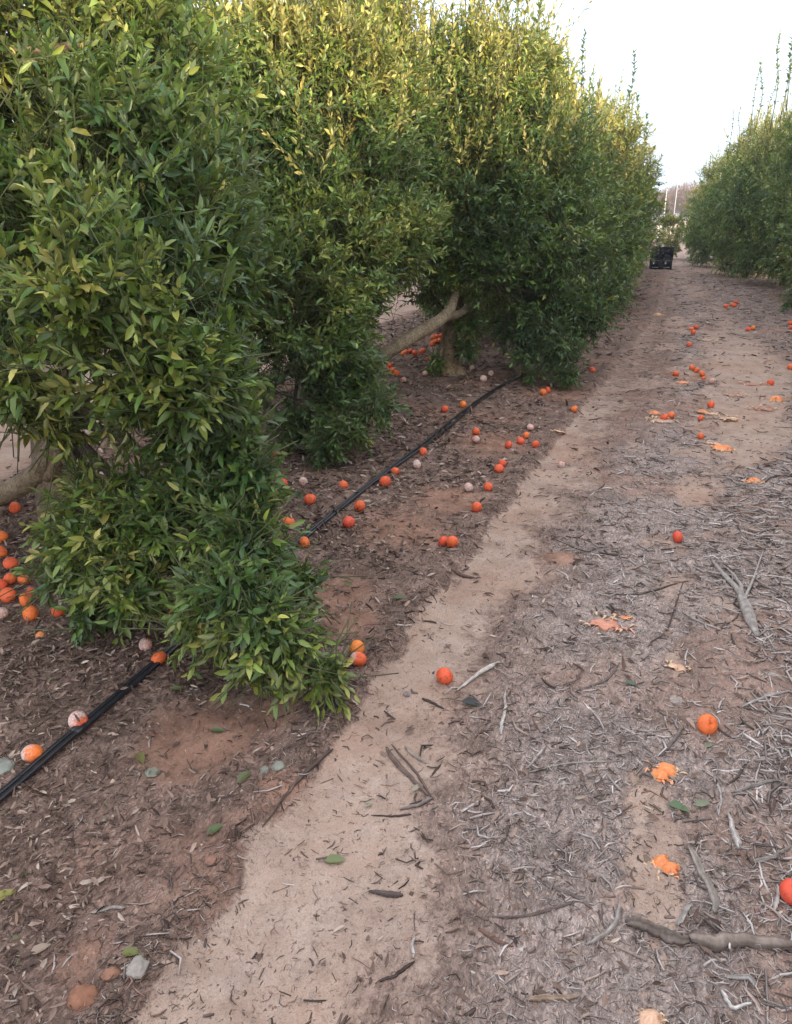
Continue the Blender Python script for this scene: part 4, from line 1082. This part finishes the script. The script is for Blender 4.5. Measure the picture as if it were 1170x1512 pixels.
# two still hanging in the tree tops
for px, py, Y, lab in ((805, 101, 9.4, 'orange still hanging high on the fourth tree against the sky'), (841, 192, 11.9, 'orange still hanging at the top of the fifth tree')):
    thing(obj('orange', WH[0], None, at_depth(px, py, Y), (.3, .2, 0), .085), lab, 'fruit', 'oranges still hanging in the tree tops')

# ------------------------------------------------------------------ sticks, bark, stones and fresh fallen leaves
GREY, PALE, BROWN, DARK = (.26, .23, .22), (.46, .42, .40), (.20, .14, .11), (.075, .055, .05)
def stick(pts, r0, r1, col, label, name='stick', cat='stick', forks=(), flat=1.0, group='dead sticks lying on the mulch', lift=.0):
    P = np.array([ground_at(x, y) for x, y in pts]); P = smooth_line(P, 22)
    P[:, 2] = height(P[:, 0], P[:, 1]); ker = np.ones(7) / 7
    P[:, 2] = np.convolve(np.pad(P[:, 2], 3, mode='edge'), ker, 'valid') + max(r0, r1) * flat * .75 + lift
    jit = R.normal(0, max(r0, .004) * 1.1, (len(P) + 8, 2)); jit = np.stack([np.convolve(jit[:, k], np.ones(9) / 9, 'valid') for k in (0, 1)], -1); P[:, :2] += jit; P[:, :2] += R.normal(0, max(r0, r1) * .5, 2) * np.linspace(0, 1, len(P))[:, None] ** 2
    b = P.mean(0); b[2] = 0
    v, f = tube(P - b, [r0 * .45, r0 * .95, r0, (r0 + r1) / 2, r1, r1 * .9, r1 * .4], 14, .30, len(label), True, flat)
    streak = np.append(np.tile(R.uniform(.55, 1.3, 14), (len(v) - 2) // 14), (.8, .8)); c = np.array(col) * ((1 + .6 * (fbm(v * 90, 7) - .5)) * streak)[:, None]
    o = thing(obj(name, mesh(name, v, f, c, True, M_STICK), None, b), label, cat, group)
    for fp, fr in forks:
        Q = np.array([ground_at(x, y) for x, y in fp]); Q = smooth_line(Q, 10); Q[:, 2] = height(Q[:, 0], Q[:, 1]) + fr + r0 * .4
        v, f = tube(Q - b, [fr, fr * .4], 6, .4, 2); c = np.array(col) * (.9 + .4 * (fbm(v * 90, 8) - .5)[:, None])
        obj('fork', mesh('fork', v, f, c, True, M_STICK), o)
    return o
stick([(928, 1372), (975, 1380), (1022, 1386)], .014, .016, (.17, .135, .12), 'darker left half of the thick broken log in the bottom right', 'log', 'log', flat=.8)
stick([(1016, 1386), (1060, 1393), (1110, 1396), (1172, 1398)], .017, .015, (.25, .20, .175), 'paler right half of the thick broken log in the bottom right', 'log', 'log', flat=.85)
stick([(1052, 828), (1070, 852), (1088, 873), (1100, 895), (1110, 918), (1122, 948)], .010, .022, (.42, .38, .36), 'forked bleached dead branch pointing down at the right', 'dead_branch', 'branch',
      [([(1098, 890), (1112, 858), (1128, 812)], .008), ([(1096, 880), (1089, 862), (1072, 842)], .009)], .9)
stick([(1017, 1252), (1033, 1288), (1050, 1320), (1062, 1355)], .008, .010, (.36, .31, .28), 'split grey stick slanting above the thick log', forks=[([(1040, 1300), (1030, 1272), (1020, 1256)], .006)])
stick([(998, 1367), (1022, 1338)], .006, .006, PALE, 'short pale stick just above the left half of the log')
stick([(866, 1400), (893, 1378), (913, 1352), (918, 1328)], .005, .006, (.40, .36, .34), 'curved bleached stick like a horn, left of the log')
stick([(1076, 1203), (1084, 1232), (1092, 1256)], .007, .009, PALE, 'thick pale stub above the split grey stick')
stick([(573, 1105), (592, 1133), (612, 1155), (636, 1176)], .008, .006, (.16, .115, .10), 'dark strip of bark lying across the sandy track', 'bark_strip', 'bark', flat=.6)
stick([(598, 1103), (628, 1132)], .004, .005, (.34, .28, .25), 'thin grey stick beside the dark bark strip')
stick([(578, 1100), (612, 1140), (642, 1182)], .003, .004, (.12, .085, .075), 'long thin dark splinter on the right side of the bark strip')
stick([(675, 1021), (702, 1000), (736, 980)], .005, .009, (.50, .46, .44), 'bleached white stick beside the bruised orange')
stick([(741, 1086), (744, 1052), (747, 1021)], .006, .005, PALE, 'straight pale stick standing up the picture, right of a black leaf')
stick([(815, 795), (858, 813), (890, 818), (928, 826)], .003, .004, DARK, 'long thin dark twig across the middle of the path')
stick([(893, 877), (950, 876), (1000, 862)], .003, .005, (.13, .10, .09), 'dark twig below the lone bright orange')
stick([(1008, 905), (1040, 923), (1066, 931)], .006, .004, (.36, .32, .30), 'pale stick left of the forked branch lower end')
stick([(668, 842), (700, 856)], .010, .006, (.15, .10, .085), 'short dark piece of bark on the upper sandy track', 'bark_strip', 'bark')
stick([(624, 1033), (657, 1047)], .005, .004, DARK, 'short dark twig below the bruised orange')
stick([(590, 1198), (618, 1190), (641, 1179)], .004, .006, (.24, .20, .19), 'short grey stick under the end of the bark strip')
stick([(548, 1205), (580, 1206), (607, 1203)], .002, .003, DARK, 'fine dark twig left of the short grey stick on sand')
stick([(388, 1222), (420, 1178), (455, 1140), (492, 1108)], .003, .006, (.11, .08, .07), 'dark root along the left edge of the sandy track')
stick([(135, 1346), (160, 1343), (188, 1340)], .003, .004, PALE, 'thin pale stick on the brown soil at lower left')
stick([(0, 1118), (60, 1070), (110, 1040), (150, 1026)], .003, .002, (.16, .11, .09), 'long thin brown twig above the hoses at far left')
stick([(778, 1136), (793, 1120), (808, 1104)], .004, .006, (.37, .32, .30), 'short pale stick in the middle of the lower path')
stick([(780, 1475), (815, 1474), (852, 1470)], .006, .005, (.40, .29, .22), 'light tan stick near the bottom picture edge')
stick([(545, 1318), (568, 1320), (592, 1324)], .006, .009, (.10, .075, .068), 'dark clump of bark on the lower sandy track', 'bark_strip', 'bark', flat=.7)
stick([(708, 1372), (735, 1392), (758, 1400)], .006, .004, (.17, .10, .08), 'reddish brown bark piece on the lower path', 'bark_strip', 'bark', flat=.6)
stick([(1112, 1275), (1140, 1264), (1172, 1247)], .006, .004, (.32, .28, .26), 'grey stick pointing at the right picture edge, above the red-orange fruit')
stick([(1145, 1345), (1152, 1308)], .005, .004, (.52, .48, .46), 'white stub left of the red-orange fruit')
stick([(1067, 1464), (1079, 1487), (1106, 1482)], .005, .004, (.52, .49, .48), 'white bent stick shaped like an L below the log')
stick([(1097, 1456), (1118, 1488), (1128, 1502)], .004, .004, (.38, .30, .27), 'thin tan stick right of the white bent one')
stick([(1072, 1447), (1105, 1446), (1115, 1460)], .006, .006, (.36, .33, .32), 'grey crooked stick above the white bent one')
stick([(555, 1455), (585, 1440), (612, 1420)], .003, .004, DARK, 'thin dark twig on sand near the bottom edge')
stick([(609, 1415), (611, 1386)], .004, .004, PALE, 'short upright pale stick above a thin dark twig')
stick([(632, 673), (648, 655)], .005, .006, (.48, .40, .34), 'pale dry twig sticking out beside the orange on the hose')
stick([(520, 663), (570, 664), (622, 662)], .004, .003, (.30, .22, .17), 'long brown twig lying behind the hose')
stick([(915, 980), (895, 1005), (850, 1023)], .003, .004, (.22, .18, .17), 'thin grey twig right of the straight pale stick')
stick([(790, 1300), (850, 1325), (875, 1345)], .004, .003, (.20, .16, .15), 'brown twig left of the horn-shaped stick')
stick([(725, 1355), (790, 1352), (850, 1335)], .003, .004, (.15, .115, .105), 'dark twig across the lower path middle')
stick([(780, 1140), (840, 1128), (920, 1124)], .003, .003, (.34, .30, .28), 'long pale twig left of the burst orange')
stick([(955, 1420), (900, 1395), (895, 1385)], .003, .005, (.36, .28, .24), 'tan twig running down from the horn-shaped stick')
stick([(1010, 1075), (985, 1105), (975, 1120)], .006, .004, (.19, .15, .14), 'dark stub leading to the burst orange')
stick([(1060, 1205), (1065, 1175), (1055, 1150)], .003, .004, (.42, .38, .37), 'thin white twig above the thick pale stub')
stick([(1085, 1170), (1125, 1158), (1172, 1155)], .005, .004, (.30, .27, .26), 'grey twig at the right edge, level with the burst orange')
stick([(1095, 1045), (1135, 1030), (1168, 1020)], .005, .004, (.48, .45, .44), 'bleached twig at the right edge, beyond the dimpled orange')
stick([(1010, 860), (985, 930), (960, 950)], .003, .003, (.12, .09, .08), 'dark twig above the pale peel scrap')

def stone(px, py, size, col, label, seed, flat=.55):
    rs = np.random.default_rng(seed); g = ground_at(px, py)
    n = 22; th = np.linspace(0, math.pi, 15)[1:-1]; ph = np.linspace(0, 2 * math.pi, n, endpoint=False)
    T, Pp = np.meshgrid(th, ph, indexing='ij'); d = np.stack([np.sin(T) * np.cos(Pp), np.sin(T) * np.sin(Pp), np.cos(T)], -1).reshape(-1, 3)
    d = np.concatenate([d, [[0, 0, 1.], [0, 0, -1.]]]); V = d * .9 * (1 + .85 * (fbm(d * 2.6 + seed, seed, 5) - .5))[:, None] * np.array((.5, .42, .5 * flat)) * size
    k = 13; i = np.arange(k - 1)[:, None] * n; j = np.arange(n)[None]; j2 = (j + 1) % n
    Q = np.stack([i + j, i + n + j, i + n + j2, i + j2], -1).reshape(-1, 4); jj = np.arange(n); jn = (jj + 1) % n; m = k * n
    tri = np.concatenate([np.stack([np.full(n, m), jj, jn], -1), np.stack([np.full(n, m + 1), (k - 1) * n + jn, (k - 1) * n + jj], -1)])
    c = np.array(col) * (1 + .4 * (fbm(V * 70, seed) - .5))[:, None]
    thing(obj('stone', mesh('stone', V, [Q, tri], c, False, M_STONE), None, g + (0, 0, size * flat * .10), (0, 0, rs.uniform(0, 6))), label, 'stone', 'small stones on the soil')
stone(225, 1141, .05, (.24, .25, .20), 'flat greenish grey stone on brown soil below the hose', 1, .3)
stone(391, 1138, .034, (.25, .25, .22), 'left of two small grey stones touching, near the track edge', 2)
stone(412, 1133, .046, (.27, .28, .24), 'right and larger of two small grey stones near the track edge', 3, .6)
stone(6, 1133, .075, (.24, .25, .23), 'big grey stone cut by the left picture edge, next to the hose', 4, .5)
stone(203, 1431, .055, (.33, .30, .28), 'pale stone at the lower left edge of the sandy track', 5, .6)
stone(125, 1475, .075, (.27, .13, .085), 'reddish clod of soil in the bottom left corner', 6, .55)
stone(165, 1440, .04, (.30, .16, .11), 'small reddish clod beside the pale stone', 7, .6)
stone(1000, 1035, .06, (.38, .32, .29), 'flat pale stone beneath the dried peel scrap', 8, .25)
stone(601, 1026, .03, (.25, .22, .22), 'grey clod on the sandy track left of the bruised orange', 9, .6)
stone(424, 914, .03, (.42, .39, .38), 'small white stone right of the leafy skirt', 10, .5)
stone(312, 1272, .035, (.30, .17, .13), 'brown clod near the left edge of the track', 12, .6)
stone(659, 635, .035, (.42, .38, .35), 'pale pebble touching the far part of the hose', 13, .7)

def fallen_leaf(px, py, L, ang, col, label, aspect=.25, tilt=.12, stalk=False):
    g = ground_at(px, py); n = 1; D = norm(np.array([[math.cos(ang), math.sin(ang), tilt]]))
    V, f, c = leaves(np.array([[0, 0, .006]]) - D * L * .5 + np.array([[0, 0, abs(tilt) * L * .5]]), D, np.array([[.15, -.2, 1.]]), np.array([L]), np.array([L * aspect]), np.array([.15]), np.array([col]) * .62, True)
    o = thing(obj('fallen_leaf', mesh('fallen_leaf', V, f, c, True, M_LEAF), None, g), label, 'leaf', 'fresh leaves fallen on the ground')
    if stalk:
        e = V[0]; v, ff = tube(smooth_line([e, e - D[0] * L * .5 + (0, 0, .004), e - D[0] * L * .9], 8), [.0016, .001], 5)
        obj('stalk', mesh('stalk', v, ff, None, True, M_WOOD_DARK), o)
fallen_leaf(495, 1273, .055, .35, (.24, .30, .12), 'fresh pale green leaf flat on the sandy track')
fallen_leaf(1002, 1195, .06, -.3, (.14, .24, .11), 'green leaf below the burst orange, left of another')
fallen_leaf(1037, 1190, .05, .5, (.30, .34, .22), 'pale green leaf below the burst orange, right of another')
fallen_leaf(318, 1228, .055, 1.1, (.13, .19, .07), 'green leaf on the soil near the track edge')
fallen_leaf(195, 1410, .045, .3, (.22, .24, .06), 'olive yellow leaf above the pale stone')
fallen_leaf(697, 1041, .075, -.05, (.030, .032, .040), 'blackened leaf with a long stalk below the bruised orange', .26, .1, True)
fallen_leaf(932, 1012, .045, -.3, (.12, .19, .12), 'dull green leaf in the path centre, right of the straight stick')
fallen_leaf(1047, 1103, .035, .8, (.25, .30, .18), 'small pale green leaf under the dimpled orange')
fallen_leaf(322, 1081, .045, .2, (.16, .22, .11), 'grey green leaf beside the red soil patch')
fallen_leaf(6, 1327, .06, 1.0, (.42, .40, .10), 'yellow leaf at the left picture edge')
fallen_leaf(361, 1150, .06, 1.3, (.17, .19, .08), 'olive leaf below the two small stones')
fallen_leaf(208, 1122, .06, -.7, (.26, .24, .10), 'yellowish leaf touching the flat greenish stone')
fallen_leaf(615, 1166, .035, 1.2, (.48, .42, .34), 'dry cream leaf under the bark strip')
fallen_leaf(590, 885, .06, .3, (.13, .17, .07), 'green leaf among litter at the left edge of the upper track')
fallen_leaf(545, 1190, .03, 1.0, (.50, .45, .34), 'small cream leaf on sand left of the fine twig')
fallen_leaf(262, 1020, .05, .6, (.17, .22, .09), 'green leaf above the red soil patch')
fallen_leaf(60, 1405, .045, .9, (.50, .38, .30), 'pinkish dry leaf at the lower left')

# ------------------------------------------------------------------ camera, light, view
cam = bpy.data.cameras.new('camera'); co = bpy.data.objects.new('camera', cam); COL.objects.link(co)
cam.sensor_fit = 'VERTICAL'; cam.sensor_height = 32.0; cam.lens = F / 1512.0 * 32.0
cam.clip_start = .05; cam.clip_end = 2000
co.location = (0, 0, CAM_H); co.rotation_euler = (math.pi / 2 - PITCH, 0, YAW)
SC.camera = co

SUN_EL, SUN_AZ = rad(9.5), rad(146)       # azimuth clockwise from +Y: low behind the camera, through thin cloud
w = bpy.data.worlds.new('World'); SC.world = w; w.use_nodes = True
nt = w.node_tree; nt.nodes.clear(); WN = nt.nodes.new; WL = nt.links.new
sky = WN('ShaderNodeTexSky'); sky.sky_type = 'NISHITA'; sky.sun_disc = False
sky.sun_elevation = SUN_EL; sky.sun_rotation = SUN_AZ; sky.dust_density = 3.0
# thin bright overcast over the clear sky: whiter and thicker overhead, bluish towards the horizon
tc = WN('ShaderNodeTexCoord'); sx = WN('ShaderNodeSeparateXYZ'); WL(tc.outputs['Generated'], sx.inputs[0])
veil = WN('ShaderNodeValToRGB'); e = veil.color_ramp.elements
e[0].position = .0; e[0].color = (.38, .48, .62, 1); e[1].position = .68; e[1].color = (.95, .955, .985, 1)
WL(sx.outputs[2], veil.inputs[0])
nz = WN('ShaderNodeTexNoise'); nz.inputs['Scale'].default_value = 2.2; nz.inputs['Detail'].default_value = 4; WL(tc.outputs['Generated'], nz.inputs['Vector'])
mr = WN('ShaderNodeMapRange'); mr.inputs[1].default_value = .3; mr.inputs[2].default_value = .7; mr.inputs[3].default_value = 6.4; mr.inputs[4].default_value = 8.0; WL(nz.outputs['Fac'], mr.inputs[0])
sc = WN('ShaderNodeVectorMath'); sc.operation = 'SCALE'; WL(veil.outputs[0], sc.inputs[0]); WL(mr.outputs[0], sc.inputs['Scale'])
mx = WN('ShaderNodeMix'); mx.data_type = 'RGBA'; mx.inputs[0].default_value = .82
WL(sky.outputs[0], mx.inputs[6]); WL(sc.outputs[0], mx.inputs[7])
bg = WN('ShaderNodeBackground'); bg.inputs[1].default_value = .15
wo = WN('ShaderNodeOutputWorld'); WL(mx.outputs[2], bg.inputs[0]); WL(bg.outputs[0], wo.inputs[0])
sl = bpy.data.lights.new('sun', 'SUN'); sl.energy = 3.6; sl.angle = rad(5); sl.color = (1, .80, .52)
so = bpy.data.objects.new('sun', sl); COL.objects.link(so)
d = Vector((math.sin(SUN_AZ) * math.cos(SUN_EL), math.cos(SUN_AZ) * math.cos(SUN_EL), math.sin(SUN_EL)))
so.rotation_euler = d.to_track_quat('Z', 'Y').to_euler()
SC.view_settings.view_transform = 'Standard'; SC.view_settings.look = 'None'
SC.view_settings.exposure = 1.34; SC.view_settings.gamma = 1
SC.render.engine = 'CYCLES'
SC.cycles.max_bounces = 6; SC.cycles.diffuse_bounces = 3; SC.cycles.glossy_bounces = 2; SC.cycles.transmission_bounces = 3
SC.cycles.use_denoising = True

# ------------------------------------------------------------------ the air
def haze():
    V, f, _ = box((-230, -14, -1.6), (230, 345, 12.5))
    m = bpy.data.materials.new('air'); m.use_nodes = True; t = m.node_tree; t.nodes.clear()
    v = t.nodes.new('ShaderNodeVolumePrincipled'); v.inputs['Color'].default_value = (.82, .89, 1, 1); v.inputs['Density'].default_value = .0011; v.inputs['Anisotropy'].default_value = .2
    o = t.nodes.new('ShaderNodeOutputMaterial'); t.links.new(v.outputs[0], o.inputs['Volume'])
    h = obj('haze', mesh('haze', V, f, None, False, m)); h['kind'] = 'stuff'; h['label'] = 'pale evening haze over the grove'
haze()
SC.cycles.volume_bounces = 1
